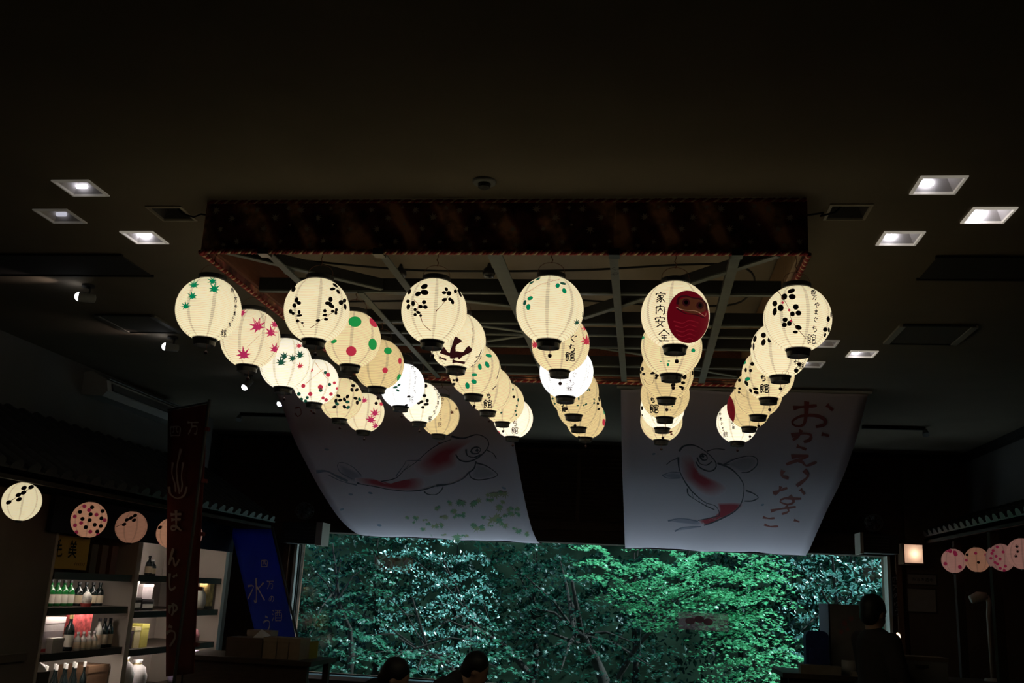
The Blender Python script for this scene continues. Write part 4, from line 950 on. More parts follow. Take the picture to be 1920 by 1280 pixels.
br.strokes('painted_writing', INKR, [
 (26, [(1235,238),(1310,226),(1392,212)]), (28, [(1325,190),(1320,280),(1302,345),(1250,355),(1228,328),(1285,290),(1380,278),(1442,300),(1445,335),(1385,352)]), (28, [(1458,205),(1500,240)]),
 (26, [(1222,420),(1300,402),(1352,408),(1345,440),(1305,458)]), (24, [(1288,380),(1272,420),(1232,450)]), (24, [(1425,398),(1475,412)]),
 (24, [(1258,488),(1322,505)]), (24, [(1222,560),(1335,545),(1270,578),(1188,612)]), (24, [(1268,578),(1300,592),(1322,612),(1392,585)]),
 (26, [(1168,652),(1158,688),(1205,702)]), (28, [(1308,640),(1332,682),(1258,748)]),
 (20, [(1100,802),(1150,785),(1195,765)]), (20, [(1152,758),(1140,790),(1110,815)]), (24, [(1282,768),(1312,800)]), (20, [(1212,812),(1238,850),(1200,872),(1148,858),(1175,835),(1288,830)]),
 (18, [(1085,922),(1160,902),(1252,884)]), (18, [(1188,880),(1205,915),(1160,937)]), (16, [(1240,972),(1276,986)]),
 (15, [(1032,963),(1070,972),(1112,967)]), (15, [(1042,1012),(1080,1024),(1135,1018)])], CR, 'brick red brush writing down the right side')
mb = MB()
for (x, y) in ((305,540),(1030,880)):
    v, f = disc2d(x, -y, 12, 7, 0.2); mb.add([br.hit(CR[0]+q[0]/CR[2], CR[1]-q[1]/CR[2]) for q in v], f)
mb.build('painted_speck', bpy.data.materials['slate_blue_speck'], br.t)

# ================================================================== speakers with fans over the window corners
SPK = mat('speaker_grille_black', (0.03, 0.03, 0.03), 0.7); SPKB = mat('speaker_beige_side', (0.42, 0.38, 0.33), 0.6)
def speaker(px0, px1, py0, py1, lab, side):
    a = at(px0, py0, 1, 10.15); b_ = at(px1, py1, 1, 10.15)
    x0, x1, z0, z1 = a[0], b_[0], b_[2], a[2]
    t = thing('wall_speaker', lab, 'speaker', ((x0+x1)/2, 10.3, z0))
    xa = x0+(0.04 if side < 0 else 0)
    sx = 0.07
    if side > 0:
        MB().box(x0, x1-sx, 10.15, 10.40, z0, z1).build('cabinet', SPK, t)
        MB().prism([(x1-sx, 10.15, z0-0.012), (x1-0.002, 10.15, z0-0.012), (x1, 10.40, z0-0.012), (x1-sx, 10.40, z0-0.012)], (0, 0, z1-z0+0.024)).build('end_cap', SPKB, t)
    else:
        MB().box(x0+0.03, x1, 10.15, 10.40, z0, z1).build('cabinet', SPK, t)
        MB().box(x0, x0+0.03, 10.14, 10.40, z0-0.012, z1+0.012).build('end_cap', SPKB, t)
    for i in range(6):
        zz = z0+0.02+(z1-z0-0.04)*i/5
        MB().box(x0+0.045, x1-0.085, 10.143, 10.15, zz-0.006, zz+0.006).build('grille_bar', DARKP, t)
    mb = MB(); mb.bar(((x0+x1)/2, 10.40, (z0+z1)/2), ((x0+x1)/2, BY-0.03, (z0+z1)/2), 0.05, 0.05); mb.build('bracket', DARKP, t)
def fan(px, py, r_px, lab):
    c = at(px, py, 1, 10.28); r = r_px*depth(c)/F_PX
    t = thing('electric_fan', lab, 'fan', (c[0], 10.28, c[2]-r-0.06))
    CAGE = mat('fan_cage', (0.16, 0.155, 0.15), 0.5)
    ring = [(c[0]+r*math.cos(a), 10.22, c[2]+r*math.sin(a)) for a in [2*math.pi*i/24 for i in range(25)]]
    cage = MB().tube(ring, 0.006, 6).build('cage_ring', CAGE, t)
    mb = MB(); mb.tube([(q[0], 10.30, q[2]) for q in ring], 0.005, 6)
    for i in range(12):
        a = 2*math.pi*i/12; ca, sa = math.cos(a), math.sin(a)
        mb.tube([(c[0]+0.02*ca, 10.20, c[2]+0.02*sa), (c[0]+r*0.7*ca, 10.195, c[2]+r*0.7*sa), (c[0]+r*ca, 10.22, c[2]+r*sa), (c[0]+r*ca, 10.30, c[2]+r*sa)], 0.003, 4)
    mb.build('cage_wires', CAGE, t)
    for i in range(4):
        a = 2*math.pi*i/4+0.3; mb = MB(); pts = []
        for k, (rr, da) in enumerate([(0.15, -0.25), (0.85, -0.45), (0.9, 0.2), (0.2, 0.35)]):
            pts.append((c[0]+r*rr*math.cos(a+da), 10.25+(0.015 if da > 0 else -0.015), c[2]+r*rr*math.sin(a+da)))
        mb.prism(pts, (0, 0.003, 0)).build('fan_blade', mat('fan_blade', (0.22, 0.22, 0.24), 0.4), t)
    mb = MB(); mb.smooth = True; mb.tube([(c[0], 10.21, c[2]), (c[0], 10.36, c[2])], [0.03, 0.045], 12); mb.build('motor', DARKP, t)
    mb = MB(); mb.tube([(c[0], 10.34, c[2]), (c[0], 10.34, c[2]-r-0.05)], 0.012, 8); mb.lathe([(0.0, 0.012), (0.05, 0.012), (0.055, 0.0), (0.0, 0.0)], 14, (c[0], 10.30, c[2]-r-0.055)); mb.build('stand', DARKP, t)
speaker(530, 602, 978, 1020, 'black wall speaker with beige end at the left window corner', 1)
speaker(1612, 1686, 1000, 1038, 'black wall speaker at the right window corner', -1)
fan(573, 958, 15, 'small fan on top of the left wall speaker')
fan(1637, 980, 15, 'small fan on top of the right wall speaker')

# ================================================================== left shop front
SHOPW = mat('shop_wall_plaster', (0.16, 0.13, 0.11), 0.9, noise=0.08, nscale=3)
SHELFW = mat('cream_shelf_lining', (0.52, 0.46, 0.40), 0.8)
SHELFD = mat('dark_shelf_board', (0.05, 0.035, 0.025), 0.5)
LX = -4.10
struct(MB().box(XL, LX, 4.3, 6.60, 0, 2.05).build('wall_left_panel', SHOPW))
struct(MB().box(LX, LX+0.03, 4.3, 6.45, 0.95, 1.0).build('trim_3', mat('dado_rail', (0.10, 0.08, 0.065), 0.7)))
struct(MB().box(XL, LX-0.0, 9.62, 9.72, 0, 2.02).build('wall_left_return', SHOPW))
def bay(y0, y1, lab, shelves, tube=True):
    t = thing('display_shelf', lab, 'shelf', ((XL+LX)/2, (y0+y1)/2, 0))
    MB().box(XL+0.02, XL+0.04, y0, y1, 0.05, 1.92).build('back_panel', SHELFW, t)
    MB().box(XL+0.02, LX, y0-0.03, y0, 0, 1.92).build('side_panel', SHELFW, t)
    MB().box(XL+0.02, LX+0.03, y1, y1+0.07, 0, 1.92).build('side_panel', SHELFW, t)
    for z in shelves:
        MB().box(XL+0.04, LX+0.01, y0+0.002, y1-0.002, z-0.03, z).build('shelf_board', SHELFD, t)
        MB().box(LX-0.005, LX+0.01, y0+0.002, y1-0.002, z-0.052, z-0.03).build('shelf_lip', SHELFD, t)
    MB().box(XL+0.02, LX, y0, y1, 1.90, 1.92).build('top_board', SHELFD, t)
    return t
b1 = bay(6.64, 7.74, 'lit display shelf with bottles and boxes under the spotted lantern', [0.55, 0.98, 1.29, 1.535])
b2 = bay(7.86, 9.50, 'lit display shelf crossed by the red hanging banner', [0.55, 0.95, 1.25, 1.54])
TUBE = mat('shelf_lamp_tube', (0.9, 0.9, 0.9), 0.3, emit=(1.0, 0.88, 0.78), estr=34.0)
for (t, y0, y1, zs, k) in ((b1, 6.70, 7.50, (1.250,), 1), (b1, 6.75, 7.6, (0.940,), 1), (b2, 7.95, 9.3, (1.88, 1.50, 1.210, 0.910), 1), (b1, 6.75, 7.5, (1.495,), 1)):
    for z in zs:
        MB().tube([(LX-0.016, y0+0.02, z), (LX-0.016, y1-0.02, z)], 0.007 if t is b2 else (0.008 if z < 1.2 else 0.005), 8).build('lamp_tube', TUBE, t)
# dark fabric strip behind the lanterns, under the eave
struct(MB().box(LX+0.02, LX+0.05, 6.45, 9.6, 1.80, 2.05).build('wall_left_valance', mat('dark_navy_cloth', (0.014, 0.017, 0.028), 0.9)))

# goods on the shelves --------------------------------------------------
def bottle(x, y, z, h, r, glass, lab_col, label, group, cap=None, name='bottle'):
    t = thing(name, label, 'bottle', (x, y, z), group)
    mb = MB(); mb.smooth = True
    mb.lathe([(0, 0), (r*0.92, 0), (r, h*0.04), (r, h*0.55), (r*0.85, h*0.66), (r*0.36, h*0.78), (r*0.32, h*0.95), (r*0.38, h*0.95), (r*0.38, h), (0, h)], 14, (x, y, z)); mb.build('glass_body', glass, t)
    mb = MB(); mb.smooth = True; mb.lathe([(r*1.02, h*0.12), (r*1.02, h*0.46)], 14, (x, y, z)); mb.build('paper_label', lab_col, t)
    mb = MB(); mb.lathe([(r*0.42, h*0.90), (r*0.42, h*1.01), (0, h*1.01)], 10, (x, y, z)); mb.build('cap', cap or BLK, t)
    return t
GG = mat('green_bottle_glass', (0.01, 0.16, 0.03), 0.15, spec=0.6); GD = mat('dark_bottle_glass', (0.012, 0.02, 0.02), 0.15, spec=0.6)
GC = mat('pale_bottle_glass', (0.45, 0.45, 0.40), 0.15, spec=0.6)
LBW = mat('white_paper_label', (0.70, 0.66, 0.55), 0.8); LBC = mat('cream_paper_label', (0.6, 0.5, 0.35), 0.8)
GOLD = mat('gold_foil', (0.75, 0.6, 0.25), 0.3, metal=0.8)
OR5 = ['nearest', 'second', 'third', 'fourth', 'fifth', 'sixth', 'seventh', 'eighth', 'ninth']
for i in range(6):
    bottle(LX-0.14, 6.70+i*0.085, 1.29, 0.185, 0.034, GG, LBW, f'green glass bottle with white label, {OR5[i]} along the middle shelf', 'green bottles')
for i in range(4):
    bottle(LX-0.14, 7.24+i*0.10, 1.29, 0.175, 0.034, GD, LBC, f'dark glass bottle on the green bottle shelf, {OR5[i]} past the round package', 'dark bottles on the green bottle shelf')
t = thing('sweet_package', 'round red and white wrapped package among the green bottles', 'package', (LX-0.05, 7.215, 1.29))
mb = MB(); mb.smooth = True; mb.ball((LX-0.05, 7.215, 1.345), 0.05, 14, 10, (0.7, 0.8, 1.1)); mb.build('wrapping', mat('white_wrapping', (0.75, 0.7, 0.65), 0.5, noise=0.4, nscale=40), t)
mb = MB(); mb.smooth = True; mb.lathe([(0.035, 0.0), (0.043, 0.025)], 14, (LX-0.05, 7.215, 1.29)); mb.build('red_band', mat('red_paper', (0.5, 0.08, 0.07), 0.7), t)
# yellow sign board over the top shelf
t = thing('sign_board', 'yellow sign board with black brushed characters on the top left shelf', 'sign', (LX-0.05, 7.0, 1.535))
MB().box(LX-0.07, LX-0.055, 6.60, 7.15, 1.555, 1.79).build('board', mat('yellow_board', (0.60, 0.38, 0.07), 0.7), t)
mb = MB()
for nm, yc in (('ke', 6.74), ('bi', 6.93)):
    v, f = glyph2d(nm, yc, 1.70, 0.14, 0.022); mb.add([(LX-0.053, q[0], q[1]) for q in v], f)
for k in range(6):
    v, f = ribbon2d([(6.98+k*0.025, 1.585), (6.98+k*0.025+0.012, 1.605)], 0.010, 0.01); mb.add([(LX-0.053, q[0], q[1]) for q in v], f)
mb.build('lettering', INK, t)
for i in range(3):
    o = MB().box(LX-0.14, LX-0.06, 7.20+i*0.15, 7.29+i*0.15, 1.535, 1.75).build('gift_box', mat('brown_gift_box', (0.10+0.04*i, 0.06, 0.035), 0.6))
    tag(o, f'narrow dark gift box beside the yellow sign, {OR5[i]} from it', 'box', 'dark gift boxes')
# third shelf: white boxes, gold-capped bottle, red cloth package, pale bottles
def carton(x0, x1, y0, y1, z, h, col, label, cat='box', lid=True, name='carton', stripe=None):
    t = thing(name, label, cat, ((x0+x1)/2, (y0+y1)/2, z))
    MB().box(x0, x1, y0, y1, z, z+h*0.82).build('box_body', mat('carton_card', col, 0.7, noise=0.08, nscale=15), t)
    MB().box(x0-0.003, x1+0.003, y0-0.003, y1+0.003, z+h*0.82, z+h).build('lid', mat('carton_lid', [min(1, c*1.12) for c in col], 0.7), t)
    if stripe: MB().box(x1+0.0005, x1+0.004, y0+0.01, y1-0.01, z+h*0.25, z+h*0.6).build('printed_band', mat('printed_band', stripe, 0.7), t)
    return t
carton(LX-0.14, LX-0.05, 6.68, 6.97, 0.98, 0.24, (0.75, 0.68, 0.66), 'tall white carton behind the gold capped bottle', name='gift_carton', stripe=(0.35, 0.3, 0.3))
carton(LX-0.04, LX+0.005, 6.76, 6.90, 0.98, 0.10, (0.70, 0.66, 0.62), 'low white carton in front of the tall white one', name='gift_carton')
bottle(LX-0.04, 7.03, 0.98, 0.25, 0.036, GD, LBW, 'tall dark bottle with gold cap and white label', None, GOLD)
t = thing('cloth_package', 'red patterned cloth package on the third left shelf', 'package', (LX-0.12, 7.15, 0.98))
mb = MB(); mb.prism([(LX-0.14, 7.09, 1.05), (LX-0.14, 7.38, 1.05), (LX-0.13, 7.37, 1.24), (LX-0.13, 7.10, 1.24)], (0.06, 0, 0)); mb.build('wrapping', mat('red_pattern_cloth', (0.55, 0.09, 0.09), 0.8, noise=0.6, nscale=28), t)
MB().box(LX-0.16, LX-0.06, 7.08, 7.39, 0.98, 1.05).build('tray', mat('brown_tray', (0.25, 0.16, 0.09), 0.6), t)
for i in range(4):
    bottle(LX-0.02, 7.12+i*0.075, 0.98, 0.13, 0.026, GC, LBC, f'small pale bottle before the red cloth package, {OR5[i]} from the left', 'pale bottles', WHITE)
for i in range(3):
    bottle(LX-0.05, 7.45+i*0.08, 0.98, 0.22, 0.032, (GC, GD, GD)[i], LBC, f'tall bottle at the far end of the third left shelf, {OR5[i]} in the row', 'tall bottles at the shelf end')
t = thing('paper_tag', 'small red and white price tag at the near end of the third left shelf', 'price tag', (LX, 6.67, 0.98))
MB().box(LX-0.02, LX-0.014, 6.64, 6.72, 0.985, 1.055).build('card', mat('white_card', (0.7, 0.65, 0.62), 0.7), t); MB().box(LX-0.0135, LX-0.012, 6.645, 6.715, 0.99, 1.012).build('red_strip', mat('red_strip', (0.5, 0.06, 0.08), 0.7), t)
# low shelf: white bowl, row of capped bottles, brown box
t = thing('bowl', 'white bowl turned upside down on the lowest visible left shelf', 'bowl', (LX-0.05, 6.72, 0.80))
mb = MB(); mb.smooth = True; mb.lathe([(0.058, 0), (0.055, 0.02), (0.04, 0.045), (0.016, 0.055), (0.016, 0.06), (0, 0.06)], 18, (LX-0.05, 6.72, 0.86)); mb.build('shell', WHITE, t)
MB().box(LX-0.11, LX+0.0, 6.66, 6.79, 0.55, 0.86).build('plinth', SHELFD, t)
for i in range(9):
    bottle(LX-0.05-0.05*(i % 2), 6.83+i*0.062, 0.55, 0.335, 0.027, GD, LBC, f'dark bottle with silver cap on the lowest left shelf, {OR5[i]} in the row', 'silver capped bottles', mat('silver_cap', (0.75, 0.74, 0.7), 0.3, metal=0.3))
carton(LX-0.30, LX-0.06, 7.40, 7.70, 0.55, 0.30, (0.16, 0.09, 0.05), 'brown carton at the far end of the lowest left shelf', name='carton')
# goods in the second bay
bottle(LX-0.06, 8.13, 1.54, 0.16, 0.03, GD, LBC, 'dark bottle on the top shelf beside the red banner', None)
bottle(LX-0.06, 8.20, 1.54, 0.13, 0.03, GD, LBC, 'short dark bottle on the top shelf beside the red banner', None, WHITE)
carton(LX-0.2, LX-0.12, 8.95, 9.10, 1.54, 0.18, (0.5, 0.38, 0.16), 'narrow yellow carton on the top shelf right of the red banner', name='gift_carton')
carton(LX-0.2, LX-0.08, 7.90, 8.04, 1.36, 0.13, (0.8, 0.76, 0.7), 'white carton stacked on the second shelf left of the red banner', name='gift_carton')
carton(LX-0.2, LX-0.06, 8.08, 8.26, 1.345, 0.12, (0.74, 0.66, 0.68), 'pale pink carton stacked on the second shelf left of the red banner', name='gift_carton')
carton(LX-0.22, LX-0.05, 7.89, 8.06, 1.25, 0.105, (0.06, 0.05, 0.05), 'flat dark box under the white carton', name='gift_carton', stripe=(0.6, 0.6, 0.55))
carton(LX-0.22, LX-0.05, 8.08, 8.28, 1.25, 0.09, (0.05, 0.045, 0.05), 'flat dark box under the pale pink carton', name='gift_carton', stripe=(0.6, 0.6, 0.55))
t = thing('framed_picture', 'dark framed yellow picture with a pale jar, right of the red banner', 'picture', (LX-0.05, 9.15, 1.25))
MB().box(LX-0.05, LX-0.035, 8.85, 9.46, 1.255, 1.51).build('frame', mat('dark_picture_frame', (0.03, 0.022, 0.015), 0.6), t)
MB().box(LX-0.0345, LX-0.03, 9.12, 9.44, 1.28, 1.49).build('picture_field', mat('mustard_print', (0.38, 0.26, 0.09), 0.7, noise=0.5, nscale=18), t)
mb = MB(); mb.smooth = True; mb.lathe([(0, 0), (0.06, 0), (0.075, 0.05), (0.07, 0.13), (0.04, 0.17), (0.045, 0.19), (0, 0.19)], 16, (LX+0.03, 8.97, 1.265))
tag(mb.build('pale_jar', mat('pale_glazed_jar', (0.72, 0.70, 0.6), 0.3)), 'pale glazed jar standing before the framed yellow picture', 'jar')
for i, (y0, y1, c, h, w) in enumerate(((7.90, 8.02, (0.06, 0.04, 0.05), 0.14, 'dark'), (8.04, 8.14, (0.62, 0.55, 0.3), 0.17, 'cream'), (8.16, 8.28, (0.55, 0.5, 0.12), 0.19, 'yellow'))):
    carton(LX-0.2, LX-0.06, y0, y1, 0.95, h, c, f'{w} packet on the third shelf left of the red banner', 'packet', name='sweets_packet')
def bag(c, w, d, h, m, label, group=None):
    t = thing('wrapped_bag', label, 'bag', c, group)
    mb = MB(); mb.smooth = True; n = 16; rows = [(0.0, 0.85), (0.1, 1.0), (0.45, 1.02), (0.75, 0.8), (0.88, 0.35), (1.0, 0.5)]
    for (zz, k) in rows:
        for i in range(n):
            a = 2*math.pi*i/n; wv = 1+0.09*math.sin(a*5+zz*9)
            mb.v.append((c[0]+d/2*k*wv*math.cos(a), c[1]+w/2*k*wv*math.sin(a), c[2]+h*zz))
    mb.f += [(r*n+i, r*n+(i+1) % n, (r+1)*n+(i+1) % n, (r+1)*n+i) for r in range(len(rows)-1) for i in range(n)]
    mb.f += [tuple(range(n))[::-1], tuple((len(rows)-1)*n+i for i in range(n))]
    mb.build('bag_body', m, t)
    mb = MB(); mb.tube([(c[0]+d*0.2*math.cos(a), c[1]+w*0.2*math.sin(a), c[2]+h*0.87) for a in [2*math.pi*i/12 for i in range(13)]], 0.006, 6); mb.build('tie', GOLD, t)
BR = mat('red_wrap', (0.50, 0.10, 0.11), 0.5, noise=0.4, nscale=30); BW = mat('white_wrap', (0.78, 0.76, 0.76), 0.5, noise=0.1, nscale=20); BP = mat('lilac_wrap', (0.36, 0.30, 0.46), 0.4, noise=0.2, nscale=20)
bag((LX-0.03, 8.95, 0.95), 0.24, 0.14, 0.19, BR, 'red wrapped bag right of the red banner'); bag((LX-0.10, 9.20, 0.95), 0.2, 0.14, 0.15, mat('pink_wrap', (0.5, 0.2, 0.22), 0.5, noise=0.3, nscale=30), 'pinkish wrapped bag behind the red wrapped one')
bag((LX-0.08, 7.97, 0.64), 0.2, 0.16, 0.25, BW, 'white wrapped bag at the lower left of the red banner'); bag((LX-0.08, 8.20, 0.62), 0.2, 0.16, 0.23, BW, 'white wrapped bag half hidden by the red banner')
bag((LX-0.05, 8.93, 0.62), 0.2, 0.16, 0.25, BP, 'lilac wrapped bag at the lower right of the red banner'); bag((LX-0.05, 9.2, 0.60), 0.24, 0.16, 0.28, BP, 'large lilac wrapped bag by the end panel')
for y0, y1, w in ((7.88, 8.3, 'left'), (8.8, 9.4, 'right')):
    tag(MB().box(LX-0.22, LX-0.0, y0, y1, 0.55, 0.615).build('display_tray', SHELFD), f'dark display tray under the wrapped bags, {w} of the red banner', 'tray')

# tiled eaves -----------------------------------------------------------
TILE = mat('grey_roof_tile', (0.035, 0.036, 0.040), 0.45, noise=0.2, nscale=25)
def tile_mesh(L):
    mb = MB(); n = 8; r = 0.055; q = []
    for k in (0, 1):
        for i in range(n+1):
            a = math.pi*i/n; q.append((k*L, r*math.cos(a), r*math.sin(a)*0.9+0.012))
        q += [(k*L, -r-0.05, 0.012), (k*L, -r-0.05, 0.0), (k*L, r, 0.0)]
    m = n+4
    mb.add(q, [(i, (i+1) % m, m+(i+1) % m, m+i) for i in range(m)]+[tuple(range(m))[::-1], tuple(range(m, 2*m))])
    return mb.mesh('roof_tile', TILE)
tm = tile_mesh(0.27)
def eave(name, label, x_edge, z_edge, y0, y1, slope, direction, rows):
    t = thing(name, label, 'roof', (x_edge, (y0+y1)/2, z_edge))
    n = int((y1-y0)/0.165)
    for i in range(n):
        for r in range(rows):
            d = r*0.23
            rot = (0, -slope, 0) if direction > 0 else (0, -slope, math.pi)
            link_copy(tm, 'roof_tile', t, (direction*d*math.cos(slope), y0+0.08+i*0.165-(y0+y1)/2, d*math.sin(slope)+0.012*(r > 0)*0+0.004*r), rot)
    L = rows*0.23+0.05
    a = np.array([x_edge+direction*0.03, y0, z_edge-0.03]); b_ = a+np.array([direction*L*math.cos(slope), 0, L*math.sin(slope)])
    mb = MB(); mb.prism([a, b_, b_+np.array([0, 0, 0.02]), a+np.array([0, 0, 0.02])], (0, y1-y0, 0)); mb.build('roof_deck', mat('dark_eave_boards', (0.035, 0.026, 0.02), 0.7), t)
    mb = MB(); mb.box(x_edge+direction*0.03, x_edge+direction*0.06, y0, y1, z_edge-0.055, z_edge-0.01); mb.build('fascia_board', bpy.data.materials['dark_eave_boards'], t)
    return t
eave('tiled_eave', 'dark grey tiled eave over the left shelves', -3.50, 2.085, 4.4, 9.2, R(30), -1, 4)
eave('tiled_eave', 'dark grey tiled eave over the right counter', 2.72, 2.27, 7.3, 10.35, R(22), 1, 2)
# small lanterns under the eaves
def side_lantern(px, py, d, X, pm, lab, art, watts, group):
    art = [(op[0], {'p': 'x', 'r': 'x', 'd': 'k'}.get(op[1], op[1]), *op[2:]) for op in art]
    P = at(px, py, 0, X); sc = d/2*depth(P)/F_PX/LR
    t = make_lantern(P, sc, pm, watts, lab, random.uniform(0, .7), group, parts=False)
    paint(t, P, sc, px, py, d/2, None, art)
    link_copy(MB().tube([(0, 0, ZT+0.07), (0.002, 0, ZT+0.07+(0.10 if X < 0 else 0.26))], 0.0016, 5).mesh('hanging_wire', WIREM), 'hanging_wire', t)
    return t
def z7(x, y): return (x/3.0476, 860+y/3.0476)
def zl(lst, k): return [(*z7(a, b), k, k*0.72, 0.5) for a, b in lst]
G_L = 'small lanterns under the left eave'; G_R = 'small lanterns under the right eave'
side_lantern(41, 940, 69, -3.60, PAPER_CREAM, 'lit lantern with a dark leaf sprig at the far left edge', [('l','d',zl([(130,170),(165,165),(105,208),(130,195),(110,232),(60,248)],5)),('s','d',1.5,[z7(60,248),z7(110,210),z7(170,165)])], 0.10, G_L)
side_lantern(167, 974, 64, -3.60, PAPER_DIM, 'dim lantern covered in red and dark dots under the left eave', [('o','d',[(*z7(a,b),3.6) for a,b in [(460,305),(515,318),(475,343),(512,350),(540,375),(495,388),(555,412),(572,340),(572,382),(575,300),(520,280)]]),('o','r',[(*z7(a,b),3.4) for a,b in [(435,330),(440,378),(450,415),(505,295),(545,320),(520,412),(470,365),(480,275),(590,350),(560,430)]])], 0.05, G_L)
side_lantern(246, 988, 57, -3.60, PAPER_DIMMER, 'dim lantern with a thin dark sprig right of the dotted one', [('l','d',zl([(725,350),(712,375),(765,327),(762,352),(745,340)],4)),('s','d',1.2,[z7(668,390),z7(715,365),z7(775,325)])], 0.04, G_L)
side_lantern(321, 999, 54, -3.60, PAPER_DIM, 'dim lantern left of and behind the red hanging banner', [('l','k',zl([(917,393)],4)),('l','p',zl([(910,480)],4))], 0.04, G_L)
side_lantern(353, 1003, 51, -3.60, PAPER_PINK, 'dim lantern peeping out right of the red hanging banner', [], 0.04, G_L)
def z9(x, y): return (1480+x/4, 960+y/4)
def rd(lst, k=2.6): return [(*z9(a, b), k) for a, b in lst]
XRL = 2.86
side_lantern(1788, 1051, 43, XRL, PAPER_PINK, 'pink lantern with red blossoms, leftmost under the right eave', [('o','p',rd([(1175,385),(1270,408),(1245,305),(1215,295),(1250,318),(1195,288)],3.4))], 0.03, G_R)
side_lantern(1832, 1049, 44, XRL, PAPER_DIMMER, 'pinkish lantern with red and green dots, second under the right eave', [('o','r',rd([(1403,310),(1335,360),(1470,322)])),('o','d',rd([(1415,375),(1345,320)]))], 0.03, G_R)
side_lantern(1876, 1045, 50, XRL, PAPER_PINK, 'pinkish lantern thick with red dots, third under the right eave', [('o','p',rd([(1570,265),(1605,300),(1650,300),(1530,310),(1555,330),(1520,345),(1545,375),(1580,350),(1560,385),(1610,400),(1575,415),(1660,375),(1540,290),(1600,430)]))], 0.03, G_R)
side_lantern(1918, 1038, 56, XRL, PAPER_PINK, 'pinkish lantern with dark leaves cut off by the right edge', [('m','d',[(*z9(1718,262),4,0),(*z9(1720,297),4,.4),(*z9(1705,330),4,.2)])], 0.03, G_R)

# ------------------------------------------------------------------ upright banners
class Plane:
    def __init__(s, A, B, D):          # A bottom-left, B bottom-right, D top-left (world)
        s.A, s.B, s.D = [np.array(q, float) for q in (A, B, D)]; s.n = np.cross(s.B-s.A, s.D-s.A); s.n /= np.linalg.norm(s.n)
        if s.n @ (EYE-s.A) < 0: s.n = -s.n
    def hit(s, px, py, eps=0.004):
        d = ray(px, py); t = ((s.A-EYE) @ s.n)/(d @ s.n); return EYE+d*t+s.n*eps
def cloth_sheet(corners, nx, nz, amp, m, name, parent):
    A, B, C, D = [np.array(q, float) for q in corners]    # bottom-left, bottom-right, top-right, top-left
    n = np.cross(B-A, D-A); n /= np.linalg.norm(n); mb = MB(); mb.smooth = True
    for j in range(nz+1):
        for i in range(nx+1):
            u, v = i/nx, j/nz
            p = (A*(1-u)+B*u)*(1-v)+(D*(1-u)+C*u)*v
            mb.v.append(tuple(p+n*amp*math.sin(u*7+v*3)*(1-v)))
    mb.f += [(j*(nx+1)+i, j*(nx+1)+i+1, (j+1)*(nx+1)+i+1, (j+1)*(nx+1)+i) for j in range(nz) for i in range(nx)]
    o = mb.build(name, m, parent)
    md = o.modifiers.new('thickness', 'SOLIDIFY'); md.thickness = 0.002
    return o
REDC = mat('maroon_banner_cloth', (0.16, 0.03, 0.025), 0.85, noise=0.15, nscale=6); WPAINT = mat('white_dye', (0.62, 0.58, 0.55), 0.9)
tl = at(315, 771, 1, 6.75); tr = at(389, 757, 1, 6.35); brr = at(364, 1262, 1, 6.35); bll = at(311, 1268, 1, 6.75)
t = thing('upright_banner', 'tall maroon cloth banner with white bathhouse mark and writing', 'banner', (bll+brr)/2)
cloth_sheet([bll, brr, tr, tl], 8, 30, 0.004, REDC, 'cloth', t)
pl = Plane(bll, brr, tl)
C8 = (300, 740, 2.3704)
mb = MB()
def px_glyph(nm, cx, cy, size, w, sx=1.0, eps=0.008):
    v, f = glyph2d(nm, 0, 0, size, w)
    MB().add([pl.hit(C8[0]+(cx+q[0]*sx)/C8[2], C8[1]+(cy-q[1])/C8[2], eps) for q in v], f).build('white_character', WPAINT, t)
def px_stroke(w, pts, eps=0.008):
    v, f = ribbon2d([(x, -y) for x, y in pts], w, 10)
    MB().add([pl.hit(C8[0]+q[0]/C8[2], C8[1]-q[1]/C8[2], eps) for q in v], f).build('white_bath_mark', WPAINT, t)
px_glyph('shi', 72, 160, 66, 9, 0.9); px_glyph('man', 152, 145, 76, 11, 0.8)
px_stroke(11, [(62,300),(58,350),(72,400),(74,432)]); px_stroke(13, [(98,240),(80,320),(82,380),(92,440)]); px_stroke(11, [(108,300),(100,360),(104,400),(98,432)])
px_stroke(14, [(44,408),(52,442),(82,460),(112,446),(124,408)])
for nm, x, y, s in (('ma',76,560,112),('n',64,720,96),('ji',58,830,92),('yu',62,945,84),('u',52,1070,110)): px_glyph(nm, x, y, s, 18, 0.72)
mb2 = MB(); mb2.tube([tr+np.array([0.012, 0, -1.85-0.9]), tr+np.array([0.012, 0, 0.03])], 0.011, 8); mb2.tube([tr+np.array([0.012, 0, 0.012]), tl+np.array([0, 0, 0.012])], 0.007, 8); mb2.build('pole', DARKP, t)
mb2 = MB(); z0 = tr[2]-2.75
mb2.lathe([(0, 0.05), (0.10, 0.05), (0.14, 0.02), (0.14, 0), (0, 0)], 20, (tr[0]+0.012, tr[1], 0.0)); mb2.build('stand_base', DARKP, t)
for k in range(5):
    q = tr+(brr-tr)*(k+0.5)/5; MB().box(q[0]-0.006, q[0]+0.022, q[1]-0.016, q[1]+0.016, q[2]-0.012, q[2]+0.012).build('loop', REDC, t)

